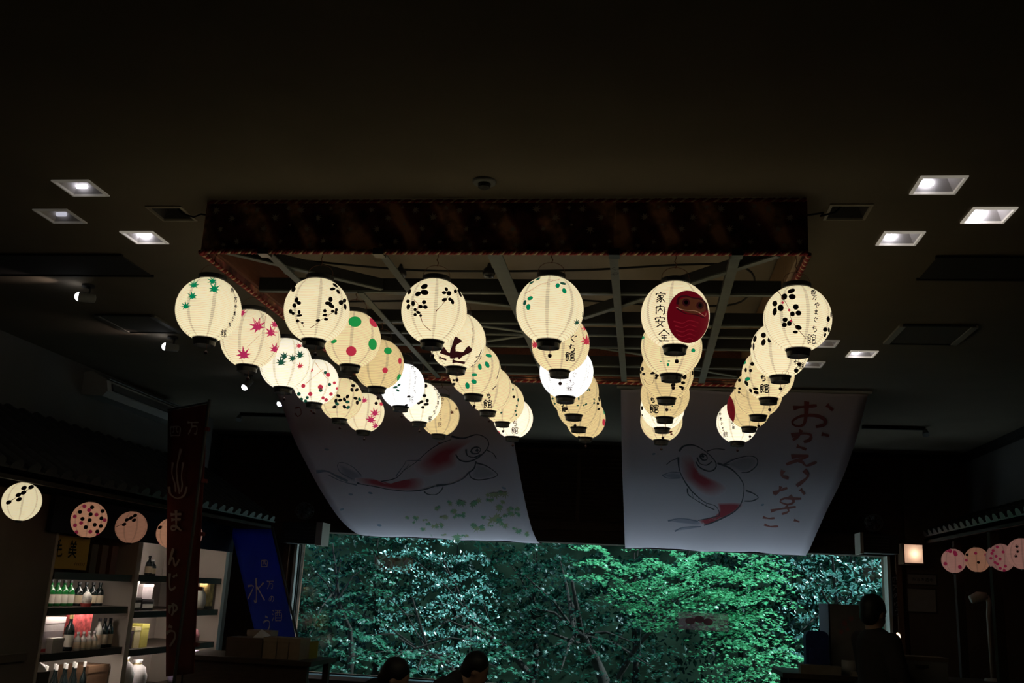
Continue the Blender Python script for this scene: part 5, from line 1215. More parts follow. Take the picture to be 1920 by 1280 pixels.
BLUC = bpy.data.materials.new('blue_banner_cloth'); BLUC.use_nodes = True; BLUC.node_tree.nodes.remove(BLUC.node_tree.nodes['Principled BSDF']); cloth_shader(BLUC.node_tree, None, (0.06, 0.12, 0.70))
for n_ in BLUC.node_tree.nodes:
    if n_.type == 'MIX_SHADER': n_.inputs[0].default_value = 0.55
tl = at(432, 990, 1, 9.55); tr = at(508, 992, 1, 9.35); brr = at(566, 1242, 1, 9.25); bll = at(492, 1242, 1, 9.45)
t = thing('upright_banner', 'slanting blue cloth banner with white writing beside the window', 'banner', (bll+brr)/2)
cloth_sheet([bll, brr, tr, tl], 8, 20, 0.008, BLUC, 'cloth', t)
pl = Plane(bll, brr, tl); mb = MB()
for nm, x, y, s in (('shi',468,748,46),('man',495,842,48),('no',500,905,40),('sake',525,978,62)): px_glyph(nm, x, y, s, 6, 0.8, 0.014)
px_glyph('mizu', 432, 868, 130, 11, 0.72, 0.014); px_glyph('u', 478, 1020, 92, 11, 0.6, 0.014)
mb2 = MB(); mb2.tube([tl+np.array([-0.02, 0, 0.015]), tr+np.array([0.02, 0, 0.015])], 0.008, 8); mb2.tube([tr+np.array([0.015, 0, 0.02]), brr+np.array([0.015, 0, 0]), brr+(brr-tr)*0.72+np.array([0.015, 0, 0])], 0.010, 8); mb2.build('pole', DARKP, t)

# table with wrapped boxes, lower left ----------------------------------
t = thing('display_table', 'dark display table with boxes in front of the left window edge', 'table', (-3.05, 8.25, 0))
TBL = wood('dark_table_wood', (0.035, 0.024, 0.016), (0.055, 0.037, 0.024), 4, 0)
MB().box(-3.75, -2.60, 7.95, 8.62, 0.90, 0.935).build('table_top', TBL, t)
MB().box(-3.70, -2.66, 7.99, 8.02, 0.25, 0.90).build('front_panel', TBL, t)
for x in (-3.70, -2.66):
    for y in (8.0, 8.56): MB().box(x-0.025, x+0.025, y-0.025, y+0.025, 0, 0.90).build('leg', TBL, t)
for i, (x0, x1, y0, y1, z, h, c, lab) in enumerate((
   (-3.36, -3.06, 8.05, 8.30, 0.935, 0.15, (0.10, 0.075, 0.055), 'dark brown carton at the left of the wrapped box row'),
   (-3.05, -2.94, 8.06, 8.30, 0.935, 0.165, (0.26, 0.20, 0.14), 'tan wrapped box, first right of the dark carton'),
   (-2.93, -2.84, 8.06, 8.30, 0.935, 0.165, (0.24, 0.185, 0.13), 'tan wrapped box, second right of the dark carton'),
   (-2.83, -2.74, 8.06, 8.30, 0.935, 0.165, (0.26, 0.20, 0.14), 'tan wrapped box nearest the blue banner'),
   (-3.30, -3.10, 8.32, 8.50, 0.935, 0.20, (0.34, 0.26, 0.22), 'pale box behind the dark brown carton'))):
    carton(x0, x1, y0, y1, z, h, c, lab, name='gift_box', stripe=None)
t = thing('paper_sheet', 'crumpled white paper lying on the box row', 'paper', (-3.13, 8.18, 1.085))
mb = MB(); mb.add([(-3.17, 8.12, 1.087), (-3.08, 8.14, 1.088), (-3.06, 8.24, 1.105), (-3.15, 8.25, 1.15), (-3.11, 8.19, 1.12)], [(0,1,4),(1,2,4),(2,3,4),(3,0,4)]); mb.build('sheet', WHITE, t)
t = thing('leaflet', 'green leaflet propped against the blue banner', 'leaflet', (-2.72, 8.3, 0.935))
MB().bar((-2.715, 8.30, 0.936), (-2.735, 8.36, 1.07), 0.10, 0.004, (0, 1, 0)).build('card', mat('olive_card', (0.25, 0.28, 0.06), 0.7), t)

# ================================================================== right side
# square paper lamp on the panelled wall
a = at(1695, 1020, 1, 10.3); b_ = at(1731, 1056, 1, 10.3)
t = thing('paper_wall_lamp', 'lit square paper wall lamp right of the window', 'wall lamp', ((a[0]+b_[0])/2, 10.42, b_[2]))
LAMPP = bpy.data.materials.new('lit_square_paper'); LAMPP.use_nodes = True; nt = LAMPP.node_tree; nt.nodes.remove(nt.nodes['Principled BSDF'])
tt = nt.nodes.new('ShaderNodeBsdfTranslucent'); tt.inputs[0].default_value = (0.95, 0.72, 0.55, 1); ee = nt.nodes.new('ShaderNodeEmission'); ee.inputs[0].default_value = (1.0, 0.62, 0.45, 1); ee.inputs[1].default_value = 0.24
ad = nt.nodes.new('ShaderNodeAddShader'); nt.links.new(tt.outputs[0], ad.inputs[0]); nt.links.new(ee.outputs[0], ad.inputs[1]); nt.links.new(ad.outputs[0], nt.nodes['Material Output'].inputs[0])
mb = MB(); mb.add([(a[0], 10.3, b_[2]), (b_[0], 10.3, b_[2]), (b_[0], 10.3, a[2]), (a[0], 10.3, a[2]), (a[0], 10.5, b_[2]), (b_[0], 10.5, b_[2]), (b_[0], 10.5, a[2]), (a[0], 10.5, a[2])],
   [(0,1,2,3),(1,5,6,2),(4,0,3,7)]); mb.build('paper_shade', LAMPP, t)
for (x0, x1, z0, z1) in ((a[0]-.012, a[0], b_[2]-.012, a[2]+.012), (b_[0], b_[0]+.012, b_[2]-.012, a[2]+.012), (a[0], b_[0], a[2], a[2]+.012), (a[0], b_[0], b_[2]-.012, b_[2])):
    MB().box(x0, x1, 10.295, 10.5, z0, z1).build('wooden_edge', JAMB, t)
MB().box(a[0]-.012, b_[0]+.012, 10.5, BY-0.051, b_[2]-.012, a[2]+.012).build('back_plate', JAMB, t)
mb = MB(); mb.smooth = True; mb.ball(((a[0]+b_[0])/2+0.01, 10.39, (a[2]+b_[2])/2), 0.028, 14, 10); mb.build('bulb', mat('small_lit_bulb', (1, 1, 1), 0.3, emit=(1, 0.9, 0.75), estr=3.0), t)
L = bpy.data.lights.new('lamp_light', 'POINT'); L.energy = 0.2; L.shadow_soft_size = 0.03; L.color = (1.0, 0.82, 0.65)
o = bpy.data.objects.new('lamp_light', L); COL.objects.link(o); o.parent = t; o.location = Vector(((a[0]+b_[0])/2+0.01, 10.345, (a[2]+b_[2])/2))-t.location
# notices on the wall beneath
def board(px0, py0, px1, py1, Y, label, face, name, cat, lines=0, vertical=False, frame_m=None):
    A = at(px0, py0, 1, Y); B = at(px1, py1, 1, Y)
    t = thing(name, label, cat, ((A[0]+B[0])/2, Y, B[2]))
    MB().box(A[0], B[0], Y, Y+0.015, B[2], A[2]).build('panel', face, t)
    if frame_m:
        for q in ((A[0]-.012, A[0], B[2]-.012, A[2]+.012), (B[0], B[0]+.012, B[2]-.012, A[2]+.012), (A[0], B[0], A[2], A[2]+.012), (A[0], B[0], B[2]-.012, B[2])):
            MB().box(q[0], q[1], Y-0.006, Y+0.015, q[2], q[3]).build('frame_strip', frame_m, t)
    return t, A, B
NOTE = mat('grey_notice_board', (0.30, 0.27, 0.25), 0.8, noise=0.08, nscale=12)
t, A, B = board(1701, 1076, 1756, 1096, BY-0.07, 'pale narrow notice board with dark writing under the square lamp', NOTE, 'notice_board', 'sign', frame_m=SHELFD)
mb = MB()
for k, nm in enumerate(('shi', 'man', 'no', 'sake', 'mizu')):
    v, f = glyph2d(nm, A[0]+0.06+k*0.042, (A[2]+B[2])/2, 0.038, 0.006); mb.add([(q[0], BY-0.0715, q[1]) for q in v], f)
mb.build('writing', INK, t)
t, A, B = board(1701, 1103, 1756, 1148, BY-0.07, 'blank grey poster below the narrow notice board', NOTE, 'poster', 'poster', frame_m=SHELFD)
t, A, B = board(1671, 1076, 1690, 1155, BY-0.09, 'tall black hanging sign with pale writing by the window jamb', mat('black_sign_board', (0.02, 0.02, 0.025), 0.6), 'hanging_sign', 'sign')
mb = MB()
for k, nm in enumerate(('shi', 'man', 'no', 'yu', 'u')):
    v, f = glyph2d(nm, (A[0]+B[0])/2, A[2]-0.05-k*0.078, 0.075, 0.010); mb.add([(q[0], BY-0.0915, q[1]) for q in v], f)
mb.build('writing', mat('grey_white_paint', (0.34, 0.34, 0.38), 0.8), t)
# posts and beam of the right counter
POSTM = wood('dark_post_wood', (0.03, 0.02, 0.014), (0.04, 0.027, 0.02), 4, 2, 0.9)
for px, Y, lab in ((1872, 8.6, 'dark wooden post of the right counter nearest the edge'), (1802, 10.0, 'dark wooden post of the right counter near the back wall')):
    P = at(px, 1150, 1, Y)
    t = thing('counter_post', lab, 'post', (P[0], Y, 0)); MB().box(P[0]-0.035, P[0]+0.035, Y-0.035, Y+0.035, 0, 2.22).build('shaft', POSTM, t); MB().box(P[0]-0.05, P[0]+0.05, Y-0.05, Y+0.05, 0, 0.08).build('foot_block', POSTM, t)
t = thing('service_counter', 'dark service counter with a panelled front along the right side', 'counter', (2.6, 8.95, 0))
MB().box(1.15, 3.9, 8.75, 9.48, 0.98, 1.02).build('counter_top', TBL, t)
for i in range(6): MB().box(1.2+i*0.45, 1.2+i*0.45+0.43, 8.80, 8.83, 0.05, 0.98).build('front_panel', TBL, t)
MB().box(1.2, 3.88, 9.27, 9.30, 0, 0.98).build('rear_panel', TBL, t)
# things on the counter in front of the window
A = at(1548, 1131, 1, 9.15); B = at(1640, 1245, 1, 9.15)
t = thing('display_board', 'standing grey notice board with a daylit pale edge on the counter', 'sign', ((A[0]+B[0])/2, 9.15, 1.02))
WING = bpy.data.materials.new('daylit_edge_tint'); WING.use_nodes = True; WING.node_tree.nodes.remove(WING.node_tree.nodes['Principled BSDF']); cloth_shader(WING.node_tree, None, (0.80, 0.88, 1.0))  # pale bluish see-through colour stands in for daylight on the board's edge
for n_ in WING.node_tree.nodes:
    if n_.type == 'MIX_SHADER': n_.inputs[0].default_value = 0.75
BRD = mat('grey_board_face', (0.16, 0.15, 0.14), 0.8, noise=0.12, nscale=10)
MB().box(A[0]+0.02, B[0], 9.14, 9.16, 1.02, A[2]).build('panel', BRD, t)
MB().prism([(A[0]+0.02, 9.14, 1.02), (A[0]-0.01, 9.44, 1.02), (A[0]+0.002, 9.442, 1.02), (A[0]+0.032, 9.14, 1.02)], (0, 0, A[2]-1.02)).build('side_wing', WING, t)
mb = MB()
for (px, py, s) in ((1585, 1168, 9), (1597, 1160, 8), (1578, 1185, 7), (1600, 1190, 8), (1590, 1180, 6)):
    q = at(px, py, 1, 9.138); v, f = maple2d(q[0], q[2], s*0.004, px); mb.add([(w[0], 9.1385, w[1]) for w in v], f)
mb.build('printed_flower', mat('faded_red_print', (0.28, 0.12, 0.10), 0.8), t)
P = at(1531, 1243, 1, 9.0)
t = thing('backpack', 'dark blue rounded bag standing on the counter before the window', 'bag', (P[0], 9.0, 1.02))
NAVY = mat('navy_bag_cloth', (0.02, 0.035, 0.16), 0.6, noise=0.2, nscale=20)
def rounded_slab(x0, x1, y0, y1, z0, z1, r, n=6):
    pts = []
    for (cx, cz, a0) in ((x1-r, z1-r, 0), (x0+r, z1-r, 90)):
        for i in range(n+1): a_ = R(a0+90*i/n); pts.append((cx+r*math.cos(a_), y0, cz+r*math.sin(a_)))
    pts += [(x0, y0, z0), (x1, y0, z0)]
    return MB().prism(pts, (0, y1-y0, 0))
rounded_slab(P[0]-0.095, P[0]+0.095, 8.93, 9.06, 1.02, 1.36, 0.05).build('bag_body', NAVY, t)
rounded_slab(P[0]-0.07, P[0]+0.07, 8.905, 8.93, 1.05, 1.22, 0.03).build('front_pocket', NAVY, t)
mb = MB(); mb.tube([(P[0]-0.03, 9.0, 1.36), (P[0]-0.028, 9.0, 1.385), (P[0]+0.028, 9.0, 1.385), (P[0]+0.03, 9.0, 1.36)], 0.006, 6); mb.build('handle', DARKP, t)
P = at(1592, 1240, 1, 8.95)
t = thing('paper_roll', 'pale paper roll on the counter beside the dark blue bag', 'roll', (P[0], 8.95, 1.02))
mb = MB(); mb.smooth = True; mb.lathe([(0.02, 0), (0.062, 0), (0.062, 0.115), (0.02, 0.115), (0.02, 0)], 18, (P[0], 8.95, 1.02)); mb.build('paper', mat('grey_tissue', (0.30, 0.30, 0.29), 0.8), t)
mb = MB(); mb.lathe([(0.019, 0.0), (0.019, 0.116), (0.014, 0.116), (0.014, 0.0)], 12, (P[0], 8.95, 1.02)); mb.build('core', mat('card_core', (0.2, 0.14, 0.09), 0.8), t)
t = carton(1.30, 1.62, 8.78, 8.90, 1.02, 0.07, (0.20, 0.17, 0.13), 'low tan box on the counter below the blue bag', name='low_box')
t = carton(1.70, 1.86, 8.76, 8.86, 1.02, 0.035, (0.26, 0.22, 0.17), 'flat tan box on the counter left of the standing person', name='low_box')
A = at(1677, 1228, 1, 8.5); B = at(1776, 1228, 1, 8.5)
t = thing('ice_chest', 'pale grey chest behind the standing person', 'chest', ((A[0]+B[0])/2, 8.5, 0.6))
CHW = mat('pale_chest_enamel', (0.24, 0.23, 0.22), 0.5)
MB().box(A[0], B[0], 8.5, 8.72, 0.0, A[2]-0.03).build('body', CHW, t); MB().box(A[0]-0.006, B[0]+0.006, 8.49, 8.725, A[2]-0.03, A[2]).build('lid', mat('brown_chest_lid', (0.16, 0.11, 0.07), 0.6), t)
MB().box((A[0]+B[0])/2-0.05, (A[0]+B[0])/2+0.05, 8.478, 8.49, A[2]-0.08, A[2]-0.06).build('handle', DARKP, t)
# glowing shapes put in for the glints behind the person
for k, (px, py) in enumerate(((1674, 1198), (1684, 1190))):
    P = at(px, py, 1, 9.2+0.1*k)
    t = thing('counter_glint', ('small glowing stand-in for a glint on the counter, nearer the standing person', 'small glowing stand-in for a glint on the counter, further from the standing person')[k], 'lamp', (P[0], P[1], 1.02), 'glowing stand-ins for glints')
    h = P[2]-1.02
    mb = MB(); mb.lathe([(0, 0), (0.035, 0), (0.03, 0.012), (0.008, 0.02), (0.008, h-0.03)], 12, (P[0], P[1], 1.02)); mb.build('base', DARKP, t)
    mb = MB(); mb.smooth = True; mb.tube([P+np.array([-0.008, 0, 0.018]), P, P+np.array([0.012, 0, -0.026])], [0.006, 0.017, 0.010], 10); mb.build('glint_body', mat('amber_glint', (1, .8, .6), 0.4, emit=(1.0, 0.72, 0.50), estr=2.2), t)
# pale bent spout-like hood on the right
P0, P1, P2 = at(1820, 1124, 1, 9.25), at(1850, 1117, 1, 9.25), at(1853, 1152, 1, 9.25)
t = thing('desk_lamp', 'unlit pale desk lamp with a bent arm in the dark right counter', 'lamp', (P2[0], 9.25, 1.02))
PLW = mat('pale_lamp_enamel', (0.42, 0.37, 0.32), 0.5)
mb = MB(); mb.smooth = True; mb.tube([P0, (P0+P1)/2+np.array([0, 0, 0.01]), P1], [0.035, 0.045, 0.03], 12); mb.build('lamp_shade', PLW, t)
mb = MB(); mb.smooth = True; mb.tube([P1, (P1+P2)/2+np.array([0.015, 0, 0.02]), P2, np.array([P2[0], 9.25, 1.04])], [0.02, 0.022, 0.018, 0.014], 10); mb.build('arm', PLW, t)
mb = MB(); mb.lathe([(0, 0), (0.07, 0), (0.06, 0.02), (0, 0.025)], 16, (P2[0], 9.25, 1.02)); mb.build('base', PLW, t)
# faint pink notice stuck on the window, hanging cords
A = at(1272, 1146, 1, BY+0.045); B = at(1366, 1184, 1, BY+0.045)
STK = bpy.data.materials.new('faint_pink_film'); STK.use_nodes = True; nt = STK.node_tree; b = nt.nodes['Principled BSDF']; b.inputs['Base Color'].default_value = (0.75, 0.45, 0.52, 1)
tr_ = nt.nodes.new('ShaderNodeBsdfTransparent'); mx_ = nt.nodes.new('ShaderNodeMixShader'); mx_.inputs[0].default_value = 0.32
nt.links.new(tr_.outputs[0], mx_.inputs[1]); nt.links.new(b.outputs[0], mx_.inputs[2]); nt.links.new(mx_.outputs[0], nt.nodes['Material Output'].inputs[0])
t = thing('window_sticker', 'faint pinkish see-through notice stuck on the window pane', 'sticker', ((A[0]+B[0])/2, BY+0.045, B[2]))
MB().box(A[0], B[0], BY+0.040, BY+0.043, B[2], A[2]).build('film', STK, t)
mb = MB()
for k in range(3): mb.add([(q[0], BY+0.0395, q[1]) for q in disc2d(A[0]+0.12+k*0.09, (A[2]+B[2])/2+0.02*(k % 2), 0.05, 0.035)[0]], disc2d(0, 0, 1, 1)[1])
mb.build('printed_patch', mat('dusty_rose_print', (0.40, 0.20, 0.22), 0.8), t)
for px, y0, y1, lab in ((1273, 1082, 1150, 'thin cord with a small weight on the window above the pink notice'), (1201, 1165, 1228, 'thin cord with a small weight on the window left of the pink notice')):
    a = at(px, y0, 1, BY+0.03); b_ = at(px-1, y1, 1, BY+0.03)
    t = thing('window_ornament', lab, 'ornament', a)
    MB().tube([a, (a+b_)/2+np.array([0.004, 0, 0]), b_], 0.0022, 6).build('cord', mat('grey_cord', (0.35, 0.36, 0.36), 0.6), t)
    mb = MB(); mb.smooth = True; mb.ball(b_, 0.008, 10, 8); mb.build('weight', mat('pale_weight', (0.6, 0.55, 0.5), 0.5), t)

# ================================================================== people (dark against the window)
def fuse(mb, name, m, parent, voxel=0.014, smooth_it=3):
    """one continuous surface from overlapping volumes"""
    me = mb.mesh(name+'_raw', None, worldloc(parent)); tmp = bpy.data.objects.new('tmp', me); COL.objects.link(tmp)
    md = tmp.modifiers.new('r', 'REMESH'); md.mode = 'VOXEL'; md.voxel_size = voxel
    sm = tmp.modifiers.new('s', 'SMOOTH'); sm.factor = 0.5; sm.iterations = smooth_it
    dg = bpy.context.evaluated_depsgraph_get(); dg.update()
    out = bpy.data.meshes.new_from_object(tmp.evaluated_get(dg)); out.name = name
    out.materials.clear(); out.materials.append(m)
    out.polygons.foreach_set('use_smooth', [True]*len(out.polygons))
    bpy.data.objects.remove(tmp); bpy.data.meshes.remove(me)
    o = bpy.data.objects.new(name, out); COL.objects.link(o); o.parent = parent
    return o
def limb(mb, pts, rad, n=12):
    mb.tube(pts, rad, n)
    for p, r in zip(pts, rad): mb.ball(p, r, 12, 8)
def head_vol(mb, c, f, up, s=1.0):
    """skull, jaw, nose, ears; f = where the face looks"""
    f = np.array(f, float); f /= np.linalg.norm(f); up = np.array(up, float); up -= f*(up @ f); up /= np.linalg.norm(up); sd = np.cross(f, up); c = np.array(c)
    def ell(o, r, sc):
        tmp = MB(); tmp.ball((0, 0, 0), 1.0, 16, 12)
        mb.add([c+s*(f*(o[0]+v[0]*r*sc[0])+sd*(o[1]+v[1]*r*sc[1])+up*(o[2]+v[2]*r*sc[2])) for v in tmp.v], tmp.f)
    ell((-0.008, 0, 0.02), 0.092, (1.05, 0.86, 1.1)); ell((0.028, 0, -0.05), 0.062, (1.0, 0.85, 1.1)); ell((0.098, 0, -0.018), 0.014, (1.2, 0.8, 1.5)); ell((0.088, 0, -0.06), 0.012, (0.8, 2.0, 0.8))
    for k in (-1, 1): ell((0.0, 0.078*k, -0.012), 0.02, (0.9, 0.5, 1.5)); ell((0.078, 0.032*k, 0.012), 0.013, (0.7, 1.2, 0.9))
    return f, up, sd
def hair_vol(mb, c, f, up, s=1.0):
    f = np.array(f, float); f /= np.linalg.norm(f); up = np.array(up, float); up -= f*(up @ f); up /= np.linalg.norm(up); sd = np.cross(f, up); c = np.array(c)
    def ell(o, r, sc):
        tmp = MB(); tmp.ball((0, 0, 0), 1.0, 16, 12)
        mb.add([c+s*(f*(o[0]+v[0]*r*sc[0])+sd*(o[1]+v[1]*r*sc[1])+up*(o[2]+v[2]*r*sc[2])) for v in tmp.v], tmp.f)
    ell((-0.022, 0, 0.038), 0.099, (1.02, 0.94, 1.03)); ell((-0.052, 0, -0.02), 0.078, (0.9, 1.0, 1.05))
def hand_vol(mb, w, d, pn, thumb, curl=0.5, s=1.0):
    """palm and five fingers; w wrist, d pointing direction, pn palm normal"""
    w = np.array(w, float); d = np.array(d, float)/np.linalg.norm(d); pn = np.array(pn, float); pn -= d*(pn @ d); pn /= np.linalg.norm(pn); sd = np.cross(d, pn)*thumb
    limb(mb, [w, w+d*0.045], [0.026, 0.030], 10)
    for k, L in zip((-1.5, -0.5, 0.5, 1.5), (0.060, 0.075, 0.080, 0.070)):
        b0 = w+d*0.07+sd*k*0.019; a1 = d*math.cos(curl)+pn*math.sin(curl); a2 = d*math.cos(curl*2)+pn*math.sin(curl*2)
        limb(mb, [w+d*0.03+sd*k*0.012, b0, b0+a1*L*0.5*s, b0+a1*L*0.5*s+a2*L*0.5*s], [0.013, 0.0095, 0.0088, 0.0075], 8)
    b0 = w+d*0.02+sd*0.028; limb(mb, [w+d*0.015, b0, b0+(d*0.6+sd*0.7+pn*0.3)*0.04, b0+(d*0.9+sd*0.6+pn*0.5)*0.062], [0.014, 0.012, 0.010, 0.008], 8)
SKIN = mat('skin', (0.42, 0.26, 0.19), 0.6); HAIR = mat('black_hair', (0.012, 0.010, 0.010), 0.5)
SHIRT1 = mat('dark_shirt_cloth', (0.035, 0.03, 0.03), 0.9); SHIRT2 = mat('black_shirt_cloth', (0.02, 0.02, 0.022), 0.9); PANTS = mat('dark_trouser_cloth', (0.02, 0.02, 0.026), 0.9)

# standing person by the right counter, back half turned, looking to the right
B0 = at(1640, 1150, 1, 8.0); hx, hy = B0[0], 8.0
t = thing('person', 'dark clad person standing at the right counter, seen against the window', 'person', (hx, hy, 0))
hc = np.array([hx, hy, 1.535]); fdir = (0.85, 0.5, -0.05)
mb = MB(); head_vol(mb, hc, fdir, (0, 0, 1))
limb(mb, [hc+np.array([-0.02, 0, -0.07]), (hx-0.02, hy-0.01, 1.36)], [0.052, 0.058])
limb(mb, [(hx, hy, 1.30), (hx, hy, 1.12), (hx+0.01, hy, 0.92)], [0.12, 0.115, 0.13])
sh = np.array([0.5, -0.85, 0.0]); sh /= np.linalg.norm(sh); wr = []
for k, fw_ in ((1, 0.16), (-1, 0.20)):
    s0 = np.array([hx, hy, 1.33])+sh*0.165*k; el = s0+np.array([0.05, 0.03, -0.27])+sh*0.03*k; w = el+np.array([0.85*fw_, 0.5*fw_, -0.10])
    limb(mb, [np.array([hx, hy, 1.33])+sh*0.08*k, s0, el, w], [0.06, 0.055, 0.042, 0.029]); hand_vol(mb, w, (0.8, 0.45, -0.25), (0, 0, -1), k, 0.45)
    h0 = np.array([hx, hy, 0.90])+sh*0.09*k; limb(mb, [h0, np.array([hx+0.01, hy, 0.48])+sh*0.10*k, np.array([hx-0.01, hy, 0.08])+sh*0.10*k], [0.095, 0.06, 0.042])
    ft = np.array([hx-0.01, hy, 0.045])+sh*0.10*k; limb(mb, [ft, ft+np.array([0.15, 0.09, -0.012])], [0.045, 0.033])
    wr.append((s0, el, w, h0))
fuse(mb, 'body', SKIN, t)
mb = MB(); hair_vol(mb, hc, fdir, (0, 0, 1)); fuse(mb, 'hair', HAIR, t)
mb = MB(); limb(mb, [(hx-0.01, hy, 1.345), (hx, hy, 1.29), (hx, hy, 1.12), (hx+0.01, hy, 0.90)], [0.085, 0.145, 0.138, 0.155])
for (s0, el, w, h0), k in zip(wr, (1, -1)): limb(mb, [np.array([hx, hy, 1.32])+sh*0.08*k, s0, s0*0.15+el*0.85, el*0.5+w*0.5], [0.085, 0.072, 0.06, 0.05])
fuse(mb, 'shirt', SHIRT1, t, 0.016)
mb = MB()
for (s0, el, w, h0), k in zip(wr, (1, -1)): limb(mb, [h0+np.array([0, 0, 0.05]), np.array([hx+0.01, hy, 0.48])+sh*0.10*k, np.array([hx-0.01, hy, 0.11])+sh*0.10*k], [0.125, 0.085, 0.068])
fuse(mb, 'trousers', PANTS, t, 0.016)

# two seated people bending forward, heads to the right
def sitter(px, py, Y, label, shirt, lean):
    H = at(px, py, 1, Y); t = thing('person', label, 'person', (H[0]-0.30, Y, 0))
    hip = np.array([H[0]-lean, Y, 0.52]); chest = np.array([H[0]-lean*0.52, Y, H[2]-0.19]); nb = np.array([H[0]-0.10, Y, H[2]-0.075])
    fdir = (0.9, 0.05, -0.42)
    mb = MB(); head_vol(mb, H, fdir, (0.3, 0, 1)); limb(mb, [H+np.array([-0.03, 0, -0.04]), nb], [0.05, 0.056]); limb(mb, [nb, chest, (hip+chest)/2, hip], [0.07, 0.115, 0.115, 0.13])
    arms = []
    for k in (-1, 1):
        s0 = nb+np.array([-0.05, 0.17*k, -0.06]); el = s0+np.array([0.10, 0.03*k, -0.25]); w = el+np.array([0.22, -0.06*k, -0.03])
        limb(mb, [nb+np.array([-0.05, 0.08*k, -0.05]), s0, el, w], [0.06, 0.055, 0.042, 0.029]); hand_vol(mb, w, (1, -0.2*k, -0.2), (0, 0, -1), k, 0.5)
        kn = hip+np.array([0.42, 0.11*k, -0.02]); an = np.array([kn[0]+0.02, kn[1], 0.09])
        limb(mb, [hip+np.array([0, 0.08*k, 0]), kn, an], [0.095, 0.062, 0.042]); limb(mb, [an+np.array([0, 0, -0.04]), an+np.array([0.16, 0, -0.05])], [0.044, 0.034]); arms.append((s0, el, w, kn, an, k))
    fuse(mb, 'body', SKIN, t)
    mb = MB(); hair_vol(mb, H, fdir, (0.3, 0, 1)); fuse(mb, 'hair', HAIR, t)
    mb = MB(); limb(mb, [nb+np.array([-0.035, 0, -0.01]), chest, (hip+chest)/2, hip], [0.085, 0.14, 0.138, 0.15])
    for (s0, el, w, kn, an, k) in arms: limb(mb, [nb+np.array([-0.06, 0.08*k, -0.05]), s0, s0*0.1+el*0.9], [0.08, 0.072, 0.058])
    fuse(mb, 'shirt', shirt, t, 0.016)
    mb = MB()
    for (s0, el, w, kn, an, k) in arms: limb(mb, [hip+np.array([0, 0.08*k, 0.0]), kn, an+np.array([0, 0, 0.03])], [0.12, 0.082, 0.062])
    fuse(mb, 'trousers', PANTS, t, 0.016)
    return hip
h1 = sitter(893, 1256, 7.75, 'seated person bending forward, round head just above the lower photo edge', SHIRT1, 0.42)
h2 = sitter(742, 1271, 7.0, 'seated person bending lower, left of the other bending person', SHIRT2, 0.46)
for h_, lab in ((h1, 'low wooden stool under the person whose round head shows'), (h2, 'low wooden stool under the person bending lower')):
    t = thing('wooden_stool', lab, 'stool', (h_[0], h_[1], 0))
    MB().box(h_[0]-0.18, h_[0]+0.18, h_[1]-0.17, h_[1]+0.17, 0.335, 0.366).build('seat', TBL, t)
    for x in (-0.14, 0.14):
        for y in (-0.13, 0.13): MB().box(h_[0]+x-0.02, h_[0]+x+0.02, h_[1]+y-0.02, h_[1]+y+0.02, 0, 0.335).build('leg', TBL, t)

# ================================================================== outdoors
GRASS = mat('dark_forest_floor', (0.006, 0.012, 0.008), 1.0, spec=0.0, noise=0.5, nscale=2)
struct(MB().box(-16, 16, BY+0.2, 12.5, -0.25, -0.02).build('bounce_ground', mat('pale_bounce_gravel', (0.80, 0.80, 0.84), 0.9, noise=0.12, nscale=3)))  # unseen pale strip, added to bounce daylight up to banners and ceiling
struct(MB().box(-16, 16, 12.5, 18.5, -0.25, -0.03).build('ground', mat('mossy_ground', (0.03, 0.05, 0.03), 0.9, noise=0.4, nscale=3)))
# wooded slope that closes the view
mb = MB(); mb.smooth = True; nx, ny = 60, 30
for j in range(ny+1):
    for i in range(nx+1):
        x = -22+44*i/nx; v = j/ny; y = 18+v*12
        z = -0.4+v*13.0+min(1, v*5)*(0.5*math.sin(x*1.3+j)+0.35*math.sin(x*2.9+j*2.1))
        mb.v.append((x, y, z))
mb.f += [(j*(nx+1)+i, j*(nx+1)+i+1, (j+1)*(nx+1)+i+1, (j+1)*(nx+1)+i) for j in range(ny) for i in range(nx)]
struct(mb.build('hillside', GRASS))

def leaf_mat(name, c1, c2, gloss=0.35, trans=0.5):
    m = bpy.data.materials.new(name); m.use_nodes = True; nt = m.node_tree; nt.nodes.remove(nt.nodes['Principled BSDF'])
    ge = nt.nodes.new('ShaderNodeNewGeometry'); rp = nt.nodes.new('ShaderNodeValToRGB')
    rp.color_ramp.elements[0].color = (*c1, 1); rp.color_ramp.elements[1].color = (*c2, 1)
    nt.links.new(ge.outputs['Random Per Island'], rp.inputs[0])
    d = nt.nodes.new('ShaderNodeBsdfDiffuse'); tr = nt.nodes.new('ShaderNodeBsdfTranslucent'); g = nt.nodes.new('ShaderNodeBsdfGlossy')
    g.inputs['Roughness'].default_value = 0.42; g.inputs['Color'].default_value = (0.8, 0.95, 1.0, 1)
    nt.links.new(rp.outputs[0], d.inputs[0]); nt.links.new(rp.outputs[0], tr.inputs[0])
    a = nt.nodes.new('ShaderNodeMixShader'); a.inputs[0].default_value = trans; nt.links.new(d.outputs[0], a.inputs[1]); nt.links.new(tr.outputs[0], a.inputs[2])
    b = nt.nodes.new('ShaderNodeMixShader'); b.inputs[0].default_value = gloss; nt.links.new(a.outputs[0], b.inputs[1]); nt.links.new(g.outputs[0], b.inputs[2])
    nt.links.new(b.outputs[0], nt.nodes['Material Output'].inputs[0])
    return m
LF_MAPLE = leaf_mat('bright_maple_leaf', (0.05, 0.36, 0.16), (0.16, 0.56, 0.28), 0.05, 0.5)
LF_MID = leaf_mat('mid_green_leaf', (0.008, 0.085, 0.048), (0.035, 0.20, 0.11), 0.07)
